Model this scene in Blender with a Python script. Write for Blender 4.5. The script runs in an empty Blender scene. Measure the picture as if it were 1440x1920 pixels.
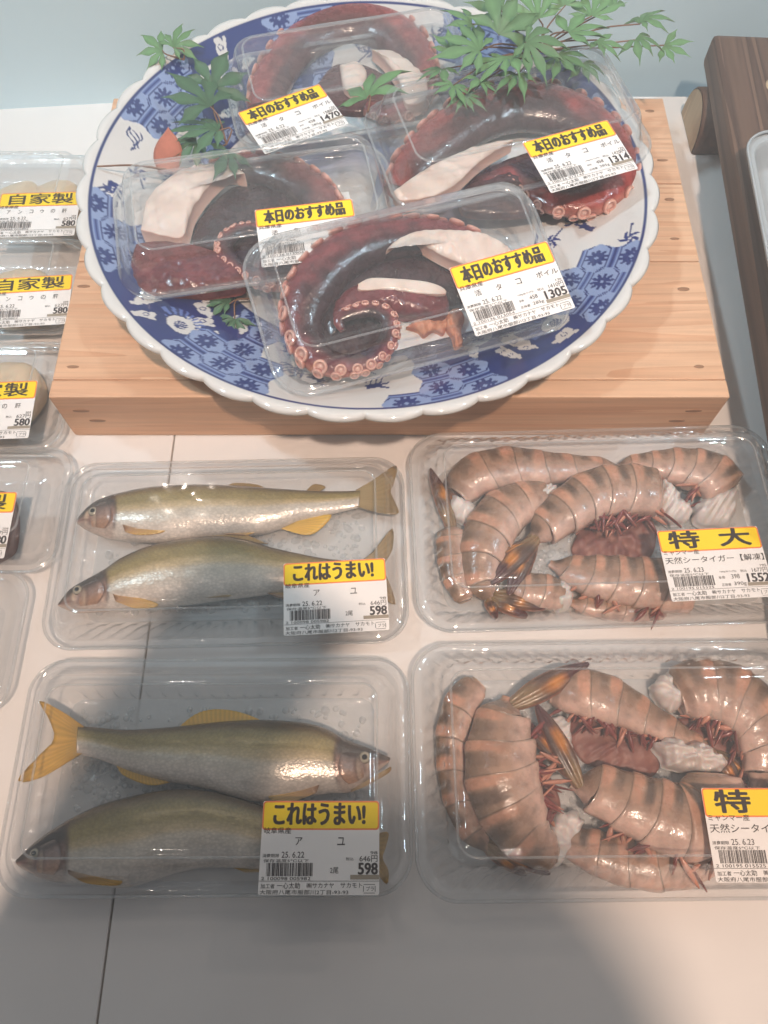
import bpy, math, random
import numpy as np
from mathutils import Vector, Matrix, Euler

random.seed(7); rng = np.random.default_rng(7)
SC = bpy.context.scene
COL = SC.collection
rad = math.radians

# ------------------------------------------------------------------ camera, world, lights
CAM_H, PITCH, F = 0.418, 65.0, 1450.0
cam = bpy.data.cameras.new('camera'); camo = bpy.data.objects.new('camera', cam); COL.objects.link(camo)
camo.location = (0, 0, CAM_H); camo.rotation_euler = (rad(90 - PITCH), 0, 0)
cam.sensor_fit = 'HORIZONTAL'; cam.sensor_width = 36; cam.lens = 36 * F / 1440
cam.clip_start = 0.01; cam.clip_end = 50
SC.camera = camo

W = bpy.data.worlds.new('World'); SC.world = W; W.use_nodes = True
W.node_tree.nodes['Background'].inputs[0].default_value = (0.80, 0.90, 1.0, 1)
W.node_tree.nodes['Background'].inputs[1].default_value = 0.17

def area(name, loc, target, sx, sy, power, color, spread=180):
    l = bpy.data.lights.new(name, 'AREA'); l.shape = 'RECTANGLE'; l.size = sx; l.size_y = sy
    l.energy = power; l.color = color; l.spread = rad(spread)
    o = bpy.data.objects.new(name, l); COL.objects.link(o); o.location = loc
    o.rotation_euler = (Vector(target) - Vector(loc)).to_track_quat('-Z', 'Y').to_euler()
    return o

def spot(name, loc, target, power, color, radius, angle=60, blend=.6):
    l = bpy.data.lights.new(name, 'SPOT'); l.energy = power; l.color = color
    l.shadow_soft_size = radius; l.spot_size = rad(angle); l.spot_blend = blend
    o = bpy.data.objects.new(name, l); COL.objects.link(o); o.location = loc
    o.rotation_euler = (Vector(target) - Vector(loc)).to_track_quat('-Z', 'Y').to_euler()
    return o

KEY = Vector((.125, -.42, 1.6))
WARM = (1.0, .76, .60)
spot('ceiling_or_fill_spot', KEY, (0.04, .12, 0), 100, WARM, .035, 58, .8)
spot('ceiling_or_fill_spot', (.80, 1.10, 1.05), (.1, .25, 0), 4.5, (1, .82, .70), .018, 75, .8)
spot('ceiling_or_fill_spot', (-.9, .25, 1.6), (0, .56, .05), 62, (.66, .88, 1.0), .05, 34, .9)  # cool fill added to brighten the back wall and far counter
spot('ceiling_or_fill_spot', (.95, .15, 1.7), (.05, .56, .05), 48, (.66, .88, 1.0), .05, 34, .9)  # second added cool fill, from the other side
for gx, gy, gz in ((-.55, .95, 1.5), (-.15, 1.05, 1.5), (.30, 1.0, 1.5), (.95, .75, 1.5)):
    spot('ceiling_or_fill_spot', (gx, gy, gz), (0, .2, 0), 2.2, (1, .86, .74), .006, 70, .8)  # extra small spots added to put glints on the plastic
area('case_light', (-.1, 1.15, .74), (0, .45, 0), 1.0, .035, 5.0, (.66, .89, 1.0))

SC.view_settings.view_transform = 'Standard'; SC.view_settings.look = 'None'
SC.view_settings.exposure = 0.44; SC.view_settings.gamma = 1.0
SC.render.engine = 'CYCLES'
SC.cycles.transparent_max_bounces = 40; SC.cycles.max_bounces = 8
SC.cycles.diffuse_bounces = 3; SC.cycles.glossy_bounces = 3; SC.cycles.transmission_bounces = 4
SC.cycles.use_denoising = True
SC.cycles.caustics_reflective = False; SC.cycles.caustics_refractive = False
SC.cycles.sample_clamp_indirect = 4

# ------------------------------------------------------------------ pixel -> place
cp, sp = math.cos(rad(PITCH)), math.sin(rad(PITCH))
FWD, UPV, RGT = Vector((0, cp, -sp)), Vector((0, sp, cp)), Vector((1, 0, 0))
def ray(px, py):
    return FWD + RGT * ((px - 720) / F) + UPV * ((960 - py) / F)
def P(px, py, z=0.0):
    d = ray(px, py); t = (z - CAM_H) / d.z
    return Vector((0, 0, CAM_H)) + d * t
def crop(x0, y0, k):
    return lambda pts: [(x0 + p[0] * k, y0 + p[1] * k) + tuple(q * k for q in p[2:]) for p in pts]

# ------------------------------------------------------------------ helpers
def s(r, g, b):
    f = lambda c: (c / 255 / 12.92) if c / 255 <= .04045 else ((c / 255 + .055) / 1.055) ** 2.4
    return np.array((f(r), f(g), f(b)))
def c4(c): return (float(c[0]), float(c[1]), float(c[2]), 1.0)

def new_mat(name):
    m = bpy.data.materials.new(name); m.use_nodes = True
    nt = m.node_tree; nt.nodes.clear()
    out = nt.nodes.new('ShaderNodeOutputMaterial')
    return m, nt, out
def N(nt, t, **kw):
    n = nt.nodes.new(t)
    for k, v in kw.items():
        if k in ('operation', 'blend_type', 'data_type', 'attribute_name', 'wave_type', 'bands_direction', 'feature', 'noise_dimensions', 'voronoi_dimensions'):
            setattr(n, k, v)
        else:
            n.inputs[k].default_value = v
    return n
def L(nt, a, b): nt.links.new(a, b)

def pbr(name, color=None, rough=.5, attr=False, noise=0.0, nscale=60, bump=0.0, bscale=200, coat=0.0, sss=0.0,
        sssr=.004, metallic=0.0, spec=.5, nstretch=(1, 1, 1), bdist=.0006, rvar=0.0):
    m, nt, out = new_mat(name)
    b = N(nt, 'ShaderNodeBsdfPrincipled'); L(nt, b.outputs[0], out.inputs[0])
    b.inputs['Roughness'].default_value = rough; b.inputs['Metallic'].default_value = metallic
    b.inputs['Specular IOR Level'].default_value = spec
    b.inputs['Coat Weight'].default_value = coat; b.inputs['Coat Roughness'].default_value = .08
    if sss:
        b.inputs['Subsurface Weight'].default_value = sss
        b.inputs['Subsurface Radius'].default_value = (1, .45, .3)
        b.inputs['Subsurface Scale'].default_value = sssr
    tc = N(nt, 'ShaderNodeTexCoord'); mp = N(nt, 'ShaderNodeMapping'); mp.inputs['Scale'].default_value = nstretch
    L(nt, tc.outputs['Object'], mp.inputs[0])
    if attr:
        a = N(nt, 'ShaderNodeAttribute', attribute_name='Col'); csock = a.outputs['Color']
    else:
        rgb = N(nt, 'ShaderNodeRGB'); rgb.outputs[0].default_value = c4(color); csock = rgb.outputs[0]
    if noise:
        nz = N(nt, 'ShaderNodeTexNoise', Scale=nscale, Detail=5.0, Roughness=.6); L(nt, mp.outputs[0], nz.inputs['Vector'])
        mr = N(nt, 'ShaderNodeMapRange'); mr.inputs[1].default_value = .25; mr.inputs[2].default_value = .75
        mr.inputs[3].default_value = 1 - noise; mr.inputs[4].default_value = 1 + noise
        L(nt, nz.outputs[0], mr.inputs[0])
        mx = N(nt, 'ShaderNodeMix', data_type='RGBA', blend_type='MULTIPLY'); mx.inputs[0].default_value = 1
        L(nt, csock, mx.inputs[6]); L(nt, mr.outputs[0], mx.inputs[7]); csock = mx.outputs[2]
        if rvar:
            mr2 = N(nt, 'ShaderNodeMapRange'); mr2.inputs[1].default_value = .3; mr2.inputs[2].default_value = .7
            mr2.inputs[3].default_value = max(.02, rough - rvar); mr2.inputs[4].default_value = rough + rvar
            L(nt, nz.outputs[0], mr2.inputs[0]); L(nt, mr2.outputs[0], b.inputs['Roughness'])
    L(nt, csock, b.inputs['Base Color'])
    if bump:
        nb = N(nt, 'ShaderNodeTexNoise', Scale=bscale, Detail=3.0); L(nt, mp.outputs[0], nb.inputs['Vector'])
        bp = N(nt, 'ShaderNodeBump', Strength=bump, Distance=bdist); L(nt, nb.outputs[0], bp.inputs['Height'])
        L(nt, bp.outputs[0], b.inputs['Normal'])
        if coat: L(nt, bp.outputs[0], b.inputs['Coat Normal'])
    return m

def clear_plastic(name, haze=.05, rough=.06, ior=1.5, bump=.15, bscale=45, boost=1.0, tint=(.985, .988, .99), bdist=.004, cell=False, base=None):
    m, nt, out = new_mat(name)
    tr = N(nt, 'ShaderNodeBsdfTransparent'); tr.inputs[0].default_value = (*tint, 1)
    gl = N(nt, 'ShaderNodeBsdfGlossy'); gl.inputs['Roughness'].default_value = rough; gl.inputs[0].default_value = (1, 1, 1, 1)
    df = N(nt, 'ShaderNodeBsdfTranslucent'); df.inputs[0].default_value = (.94, .95, .95, 1)
    d2 = N(nt, 'ShaderNodeBsdfDiffuse'); d2.inputs[0].default_value = (.94, .95, .95, 1)
    mxd = N(nt, 'ShaderNodeMixShader'); mxd.inputs[0].default_value = .5; L(nt, df.outputs[0], mxd.inputs[1]); L(nt, d2.outputs[0], mxd.inputs[2])
    m1 = N(nt, 'ShaderNodeMixShader')
    lz = N(nt, 'ShaderNodeLayerWeight'); pz = N(nt, 'ShaderNodeMath', operation='POWER'); L(nt, lz.outputs['Facing'], pz.inputs[0]); pz.inputs[1].default_value = 3.0
    mz = N(nt, 'ShaderNodeMath', operation='MULTIPLY_ADD'); L(nt, pz.outputs[0], mz.inputs[0]); mz.inputs[1].default_value = .30; mz.inputs[2].default_value = haze   # the longer way through the sheet
    L(nt, mz.outputs[0], m1.inputs[0])
    L(nt, tr.outputs[0], m1.inputs[1]); L(nt, mxd.outputs[0], m1.inputs[2])
    lw = N(nt, 'ShaderNodeLayerWeight')          # Schlick reflectance of a thin clear sheet, the same from both sides
    pw = N(nt, 'ShaderNodeMath', operation='POWER'); L(nt, lw.outputs['Facing'], pw.inputs[0]); pw.inputs[1].default_value = 4.0
    mu = N(nt, 'ShaderNodeMath', operation='MULTIPLY_ADD'); L(nt, pw.outputs[0], mu.inputs[0]); mu.inputs[1].default_value = .85 * boost; mu.inputs[2].default_value = .06 * boost if base is None else base
    mu.use_clamp = True
    m2 = N(nt, 'ShaderNodeMixShader'); L(nt, mu.outputs[0], m2.inputs[0]); L(nt, m1.outputs[0], m2.inputs[1]); L(nt, gl.outputs[0], m2.inputs[2])
    L(nt, m2.outputs[0], out.inputs[0])
    tc = N(nt, 'ShaderNodeTexCoord')
    if cell:
        nb = N(nt, 'ShaderNodeTexVoronoi', Scale=bscale); hs = nb.outputs['Distance']
    else:
        nb = N(nt, 'ShaderNodeTexNoise', Scale=bscale, Detail=2.0); hs = nb.outputs[0]
    L(nt, tc.outputs['Object'], nb.inputs['Vector'])
    bp = N(nt, 'ShaderNodeBump', Strength=bump, Distance=bdist); L(nt, hs, bp.inputs['Height'])
    L(nt, bp.outputs[0], gl.inputs['Normal'])
    return m

def make_mesh(name, V, Fc, smooth=True, cols=None):
    me = bpy.data.meshes.new(name)
    me.from_pydata([tuple(map(float, v)) for v in V], [], [tuple(int(i) for i in f) for f in Fc])
    if smooth: me.polygons.foreach_set('use_smooth', [True] * len(me.polygons))
    if cols is not None:
        a = me.color_attributes.new('Col', 'FLOAT_COLOR', 'POINT')
        c = np.ones((len(V), 4), np.float32); c[:, :3] = cols
        a.data.foreach_set('color', c.ravel())
    me.update(); return me

def put(name, me, mat, parent=None):
    o = bpy.data.objects.new(name, me); COL.objects.link(o)
    if mat is not None and not me.materials: me.materials.append(mat)
    if parent is not None: o.parent = parent
    return o
def empty(name, mtx=None, parent=None):
    o = bpy.data.objects.new(name, None); COL.objects.link(o); o.empty_display_size = .01
    if mtx is not None: o.matrix_world = mtx
    if parent is not None: o.parent = parent
    return o
def tag(o, label=None, cat=None, group=None, kind=None):
    if label: o['label'] = label
    if cat: o['category'] = cat
    if group: o['group'] = group
    if kind: o['kind'] = kind
    return o

def grid_faces(nu, nv, cu=False, cv=False):
    i = np.arange(nu if cu else nu - 1); j = np.arange(nv if cv else nv - 1)
    I, J = np.meshgrid(i, j, indexing='ij'); I2, J2 = (I + 1) % nu, (J + 1) % nv
    return np.stack([I * nv + J, I2 * nv + J, I2 * nv + J2, I * nv + J2], -1).reshape(-1, 4)
def grid_mesh(name, G, cu=False, cv=False, cols=None, caps=(False, False)):
    nu, nv = G.shape[:2]
    Fc = [tuple(f) for f in grid_faces(nu, nv, cu, cv)]
    V = G.reshape(-1, 3)
    C = None if cols is None else cols.reshape(-1, 3)
    if caps[0]: Fc.append(tuple(range(nv - 1, -1, -1)))
    if caps[1]: Fc.append(tuple(range((nu - 1) * nv, nu * nv)))
    return make_mesh(name, V, Fc, True, C)

def box_mesh(name, x0, x1, y0, y1, z0, z1, bev=.0015):
    # bevelled box, 24 verts
    V, Fc = [], []
    import bmesh
    bm = bmesh.new(); bmesh.ops.create_cube(bm, size=1)
    bmesh.ops.scale(bm, vec=(x1 - x0, y1 - y0, z1 - z0), verts=bm.verts)
    bmesh.ops.translate(bm, vec=((x0 + x1) / 2, (y0 + y1) / 2, (z0 + z1) / 2), verts=bm.verts)
    if bev: bmesh.ops.bevel(bm, geom=list(bm.edges), offset=bev, segments=2, affect='EDGES', profile=.6)
    me = bpy.data.meshes.new(name); bm.to_mesh(me); bm.free(); return me

def spline(pts, n):
    """Catmull-Rom through pts (k,d), n samples evenly by arc length of the first two coordinates"""
    p = np.array(pts, float); k = len(p)
    q = np.vstack([2 * p[0] - p[1], p, 2 * p[-1] - p[-2]])
    out = []
    m = 24
    for i in range(k - 1):
        t = np.linspace(0, 1, m, endpoint=False)[:, None]
        a, b, c, d = q[i], q[i + 1], q[i + 2], q[i + 3]
        out.append(.5 * ((2 * b) + (-a + c) * t + (2 * a - 5 * b + 4 * c - d) * t ** 2 + (-a + 3 * b - 3 * c + d) * t ** 3))
    out = np.vstack(out + [p[-1:]])
    L_ = np.concatenate([[0], np.cumsum(np.linalg.norm(np.diff(out[:, :2], axis=0), axis=1))])
    u = np.linspace(0, L_[-1], n)
    return np.stack([np.interp(u, L_, out[:, j]) for j in range(out.shape[1])], 1)

def vnoise(x, y, seed=0):
    """cheap smooth noise, -1..1"""
    r = np.random.default_rng(seed); v = 0
    for k in range(6):
        a, b, ph = r.normal(0, 1, 3); v = v + np.sin(a * x + b * y + ph * 6)
    return v / 6 * 1.6

def smooth(a, b, x):
    t = np.clip((x - a) / (b - a), 0, 1); return t * t * (3 - 2 * t)
def mixc(a, b, t):
    return a + (b - a) * np.asarray(t)[..., None]

def plane_map(mtx):
    """pixel -> point in a thing's own frame on its plane z=zl"""
    inv = mtx.inverted(); o = inv @ Vector((0, 0, CAM_H)); R = inv.to_3x3()
    def f(px, py, zl):
        d = R @ ray(px, py); t = (zl - o.z) / d.z
        return o + d * t
    return f
def px_scale(mtx, px, py, zl):
    f = plane_map(mtx); return (f(px + 1, py, zl) - f(px - 1, py, zl)).length / 2

# ------------------------------------------------------------------ materials
M = {}
M['counter'] = pbr('counter_white', s(236, 230, 226), .13, noise=.035, nscale=9, bump=.05, bscale=30, spec=.45, bdist=.002, rvar=.04)
M['wall'] = pbr('case_wall', s(210, 234, 244), .35, noise=.03, nscale=5)
M['seam'] = pbr('seam_dark', s(150, 138, 128), .7)
M['lid'] = clear_plastic('clear_lid', .035, .045, 1.5, .22, 30, 1.15)
M['tray'] = clear_plastic('clear_tray', .10, .07, 1.5, .3, 60, 1.1)
M['drop'] = clear_plastic('bubble_film', .30, .03, 1.5, .0, 60, .2, base=.06)
M['rim'] = clear_plastic('clear_rim', .16, .08, 1.5, .2, 60, 1.5)
M['bubble'] = clear_plastic('bubbled_tray_floor', .45, .06, 1.5, 1.0, 300, 1.2, bdist=.0035)
M['pad'] = pbr('absorbent_pad', s(226, 222, 220), .45, noise=.06, nscale=50, bump=.5, bscale=160, sss=.2, coat=.35)
M['paper'] = pbr('label_paper', s(240, 234, 230), .42, spec=.4)
M['yellow'] = pbr('label_yellow', s(250, 214, 30), .4)
M['orange'] = pbr('label_orange_edge', s(242, 128, 66), .4)
M['ink'] = pbr('label_ink', s(52, 42, 40), .5)
M['grey'] = pbr('label_grey_bar', s(158, 144, 126), .5)
M['plate'] = pbr('porcelain_print', attr=True, rough=.1, coat=.6, bump=.04, bscale=120, spec=.5)
M['octo'] = pbr('octopus_skin', attr=True, rough=.27, noise=.42, nscale=150, bump=.6, bscale=330, coat=.3, sss=.12, rvar=.08)
M['sucker'] = pbr('octopus_sucker', attr=True, rough=.28, noise=.12, nscale=500, bump=.2, bscale=600, coat=.4, sss=.25, sssr=.002)
M['scrap'] = pbr('octopus_scrap', attr=True, rough=.5, noise=.2, nscale=160, bump=.5, bscale=260, sss=.25)
M['flesh'] = pbr('octopus_flesh', attr=True, rough=.38, noise=.09, nscale=70, bump=.3, bscale=220, sss=.35, sssr=.005, coat=.2)
M['prawn'] = pbr('prawn_shell', attr=True, rough=.28, noise=.24, nscale=150, bump=.55, bscale=300, coat=.22, sss=.4, sssr=.006, rvar=.08)
M['prawnflesh'] = pbr('prawn_flesh', s(224, 212, 206), .36, noise=.05, nscale=90, bump=.6, bscale=260, sss=.5, sssr=.006, coat=.1)
M['leg'] = pbr('prawn_leg', attr=True, rough=.25, noise=.2, nscale=300, coat=.4, sss=.2, sssr=.002)
def fish_mat():
    m, nt, out = new_mat('fish_skin')
    b = N(nt, 'ShaderNodeBsdfPrincipled'); L(nt, b.outputs[0], out.inputs[0])
    b.inputs['Roughness'].default_value = .27; b.inputs['Metallic'].default_value = .18; b.inputs['Specular IOR Level'].default_value = .7
    b.inputs['Coat Weight'].default_value = .3; b.inputs['Coat Roughness'].default_value = .2
    a = N(nt, 'ShaderNodeAttribute', attribute_name='Col'); tc = N(nt, 'ShaderNodeTexCoord'); mp = N(nt, 'ShaderNodeMapping'); mp.inputs['Scale'].default_value = (.8, 1.15, 1)
    L(nt, tc.outputs['Object'], mp.inputs[0])
    v = N(nt, 'ShaderNodeTexVoronoi', Scale=720.0); L(nt, mp.outputs[0], v.inputs['Vector'])
    nz = N(nt, 'ShaderNodeTexNoise', Scale=95.0, Detail=5.0); L(nt, mp.outputs[0], nz.inputs['Vector'])
    r1 = N(nt, 'ShaderNodeMapRange'); r1.inputs[1].default_value = .1; r1.inputs[2].default_value = .75; r1.inputs[3].default_value = 1.10; r1.inputs[4].default_value = .84; L(nt, v.outputs['Distance'], r1.inputs[0])
    r2 = N(nt, 'ShaderNodeMapRange'); r2.inputs[1].default_value = .3; r2.inputs[2].default_value = .7; r2.inputs[3].default_value = .86; r2.inputs[4].default_value = 1.12; L(nt, nz.outputs[0], r2.inputs[0])
    mu = N(nt, 'ShaderNodeMath', operation='MULTIPLY'); L(nt, r1.outputs[0], mu.inputs[0]); L(nt, r2.outputs[0], mu.inputs[1])
    mx = N(nt, 'ShaderNodeMix', data_type='RGBA', blend_type='MULTIPLY'); mx.inputs[0].default_value = 1; L(nt, a.outputs['Color'], mx.inputs[6]); L(nt, mu.outputs[0], mx.inputs[7])
    L(nt, mx.outputs[2], b.inputs['Base Color'])
    bp = N(nt, 'ShaderNodeBump', Strength=.14, Distance=.0005); L(nt, v.outputs['Distance'], bp.inputs['Height'])
    b2 = N(nt, 'ShaderNodeBump', Strength=.35, Distance=.002); L(nt, nz.outputs[0], b2.inputs['Height']); L(nt, bp.outputs[0], b2.inputs['Normal'])
    L(nt, b2.outputs[0], b.inputs['Normal'])
    return m
M['fish'] = fish_mat()
M['fin'] = pbr('fish_fin', attr=True, rough=.3, noise=.22, nscale=110, nstretch=(.25, 1, 1), bump=.3, bscale=300, coat=.3, sss=.15, sssr=.002)
M['eye'] = pbr('fish_eye', attr=True, rough=.08, coat=.7)
M['liver'] = pbr('liver', s(222, 196, 164), .3, noise=.14, nscale=60, bump=.35, bscale=150, sss=.3, coat=.3)
M['darkfish'] = pbr('dark_fillet', s(96, 52, 46), .25, noise=.25, nscale=80, bump=.3, bscale=150, coat=.4)
M['leaf'] = pbr('maple_leaf', attr=True, rough=.42, noise=.16, nscale=120, bump=.25, bscale=300, sss=.08, sssr=.002)
M['stem'] = pbr('twig_red', s(128, 92, 70), .5, noise=.2)
M['tray_grey'] = pbr('grey_tray', s(170, 174, 176), .4, noise=.05, bump=.1)

def wood(name, c1, c2, c3, scale=1.0, rough=.5, axis=0, knots=True, grainy=1.0, bump=.25):
    m, nt, out = new_mat(name)
    b = N(nt, 'ShaderNodeBsdfPrincipled'); L(nt, b.outputs[0], out.inputs[0]); b.inputs['Roughness'].default_value = rough
    b.inputs['Specular IOR Level'].default_value = .35
    tc = N(nt, 'ShaderNodeTexCoord'); oi = N(nt, 'ShaderNodeObjectInfo')
    add = N(nt, 'ShaderNodeVectorMath', operation='MULTIPLY_ADD')
    comb = N(nt, 'ShaderNodeCombineXYZ'); L(nt, oi.outputs['Random'], comb.inputs[0]); L(nt, oi.outputs['Random'], comb.inputs[1]); L(nt, oi.outputs['Random'], comb.inputs[2])
    L(nt, comb.outputs[0], add.inputs[0]); add.inputs[1].default_value = (3, 5, 7); L(nt, tc.outputs['Object'], add.inputs[2])
    mp = N(nt, 'ShaderNodeMapping'); st = [30 * scale] * 3; st[axis] = 1.6 * scale; mp.inputs['Scale'].default_value = st
    L(nt, add.outputs[0], mp.inputs[0])
    n1 = N(nt, 'ShaderNodeTexNoise', Scale=1.0, Detail=3.0, Distortion=.6); L(nt, mp.outputs[0], n1.inputs['Vector'])
    # growth rings: many bands of the stretched noise
    mul = N(nt, 'ShaderNodeMath', operation='MULTIPLY'); L(nt, n1.outputs[0], mul.inputs[0]); mul.inputs[1].default_value = 9
    fr = N(nt, 'ShaderNodeMath', operation='FRACT'); L(nt, mul.outputs[0], fr.inputs[0])
    cr = N(nt, 'ShaderNodeValToRGB'); L(nt, fr.outputs[0], cr.inputs[0])
    e = cr.color_ramp.elements; e[0].position = 0; e[0].color = c4(c1); e[1].position = 1; e[1].color = c4(c2)
    q = e.new(.75); q.color = c4(c1 * .6 + c2 * .4); q2 = e.new(.97); q2.color = c4(c2)
    n2 = N(nt, 'ShaderNodeTexNoise', Scale=.35, Detail=4.0); L(nt, mp.outputs[0], n2.inputs['Vector'])
    mr = N(nt, 'ShaderNodeMapRange'); mr.inputs[1].default_value = .42; mr.inputs[2].default_value = .72; L(nt, n2.outputs[0], mr.inputs[0])
    mx = N(nt, 'ShaderNodeMix', data_type='RGBA'); L(nt, mr.outputs[0], mx.inputs[0]); L(nt, cr.outputs[0], mx.inputs[6]); mx.inputs[7].default_value = c4(c3)
    mp2 = N(nt, 'ShaderNodeMapping'); st2 = [420 * scale] * 3; st2[axis] = 14 * scale; mp2.inputs['Scale'].default_value = st2; L(nt, add.outputs[0], mp2.inputs[0])
    n3 = N(nt, 'ShaderNodeTexNoise', Scale=1.0, Detail=2.0); L(nt, mp2.outputs[0], n3.inputs['Vector'])
    mr3 = N(nt, 'ShaderNodeMapRange'); mr3.inputs[1].default_value = .3; mr3.inputs[2].default_value = .7; mr3.inputs[3].default_value = 1 - .13 * grainy; mr3.inputs[4].default_value = 1 + .07 * grainy
    L(nt, n3.outputs[0], mr3.inputs[0])
    mx2 = N(nt, 'ShaderNodeMix', data_type='RGBA', blend_type='MULTIPLY'); mx2.inputs[0].default_value = 1
    L(nt, mx.outputs[2], mx2.inputs[6]); L(nt, mr3.outputs[0], mx2.inputs[7])
    L(nt, mx2.outputs[2], b.inputs['Base Color'])
    bp = N(nt, 'ShaderNodeBump', Strength=bump, Distance=.0006); L(nt, n3.outputs[0], bp.inputs['Height']); L(nt, bp.outputs[0], b.inputs['Normal'])
    return m
M['pine'] = wood('pine', s(224, 182, 148), s(210, 160, 124), s(216, 166, 132))
M['burnt'] = wood('burnt_cedar', s(122, 94, 78), s(84, 62, 52), s(98, 74, 62), scale=.6, axis=1, rough=.6, grainy=1.6, bump=.5)
M['cutlog'] = wood('cut_log', s(196, 172, 140), s(168, 138, 106), s(180, 150, 120), scale=.7, axis=2, rough=.6)
M['nail'] = pbr('nail_head', s(156, 114, 84), .5, noise=.2)

# ------------------------------------------------------------------ setting: counter and case wall
counter = tag(empty('counter'), kind='structure')
put('panel', box_mesh('panel', -.1305, .9, -.30, .56, -.03, 0, .0008), M['counter'], counter)
put('panel', box_mesh('panel', -.9, -.1314, -.30, .56, -.03, 0, .0008), M['counter'], counter)
put('seam_filler', box_mesh('seam_filler', -.1314, -.1305, -.30, .56, -.03, -.0012, 0), M['seam'], counter)
wl = Vector((.94 * 1, .085, 0)).normalized()
p0 = P(0, 205); p1 = P(1440, 122)
wd = (p1 - p0).normalized(); wn = Vector((-wd.y, wd.x, 0))
back = bpy.data.meshes.new('wall_back')
def quadbox(o, a, b, c):   # box from corner o along a,b,c
    V = [o, o + a, o + a + b, o + b, o + c, o + a + c, o + a + b + c, o + b + c]
    return V, [(0, 3, 2, 1), (4, 5, 6, 7), (0, 1, 5, 4), (1, 2, 6, 5), (2, 3, 7, 6), (3, 0, 4, 7)]
o_ = p0 - wd * .6
V_, F_ = quadbox(Vector((o_.x, o_.y, -.03)), wd * 2.0, wn * .03, Vector((0, 0, .5)))
tag(put('wall_back', make_mesh('wall_back', V_, F_, False), M['wall']), kind='structure')

# ------------------------------------------------------------------ wooden box stand
BZ = .0436
box = tag(empty('wooden_box', Matrix.Translation((0.002, .378, 0))), 'low pale pine wooden box carrying the blue and white plate', 'wooden box')
ys = [.2474, .3487, .4160, .5000]
X0, X1 = -.195, .197
front = put('front_board', box_mesh('front_board', X0, X1, ys[0] - .378, ys[0] - .378 + .012, .0006, BZ - .0002, .0012), M['pine'], box)
for a, b in zip(ys[:-1], ys[1:]):
    a2 = a + (.0122 if a == ys[0] else .0004)
    pl = put('plank', box_mesh('plank', X0 + .0004, X1 - .0004, a2 - .378, b - .378 - .0004, BZ - .012, BZ, .0009), M['pine'], box)
    w_ = b - a
    for nx in (X0 + .010, X1 - .012):
        for ny in (a + .24 * w_, a + .80 * w_):
            th = np.linspace(0, 2 * math.pi, 14, endpoint=False)
            rx, ry = .0028 + random.random() * .0022, random.uniform(.0009, .0017); nx_, ny_ = nx, ny; nx, ny = nx + random.uniform(-.003, .003), ny + random.uniform(-.004, .004)
            G = np.stack([np.stack([nx + k * rx * np.cos(th), ny - .378 + k * ry * np.sin(th), np.full(14, BZ + z)], 1) for k, z in ((1, -.001), (1, .0002), (.7, .0003), (.01, .0001))])
            put('nail', grid_mesh('nail', G, cv=True), M['nail'], pl); nx = nx_
for nx in (X0 + .014, X1 - .016):
    for nz in (.018, .029):
        th = np.linspace(0, 2 * math.pi, 14, endpoint=False)
        G = np.stack([np.stack([nx + (.006 if nz < .02 else 0) * (1 if nx < 0 else -1) + k * .005 * np.cos(th), np.full(14, ys[0] - .378 + y), nz + k * .0014 * np.sin(th)], 1) for k, y in ((1, .001), (1, -.0002), (.7, -.0003), (.01, -.0001))])
        put('nail', grid_mesh('nail', G, cv=True), M['nail'], front)
for sx0 in (X0, X1 - .012):
    put('side_board', box_mesh('side_board', sx0 + .0006, sx0 + .0114, ys[0] - .378 + .0125, ys[-1] - .378 - .0125, .0006, BZ - .0125, .001), M['pine'], box)
put('back_board', box_mesh('back_board', X0, X1, ys[-1] - .378 - .012, ys[-1] - .378, .0006, BZ - .0125, .001), M['pine'], box)

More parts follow.
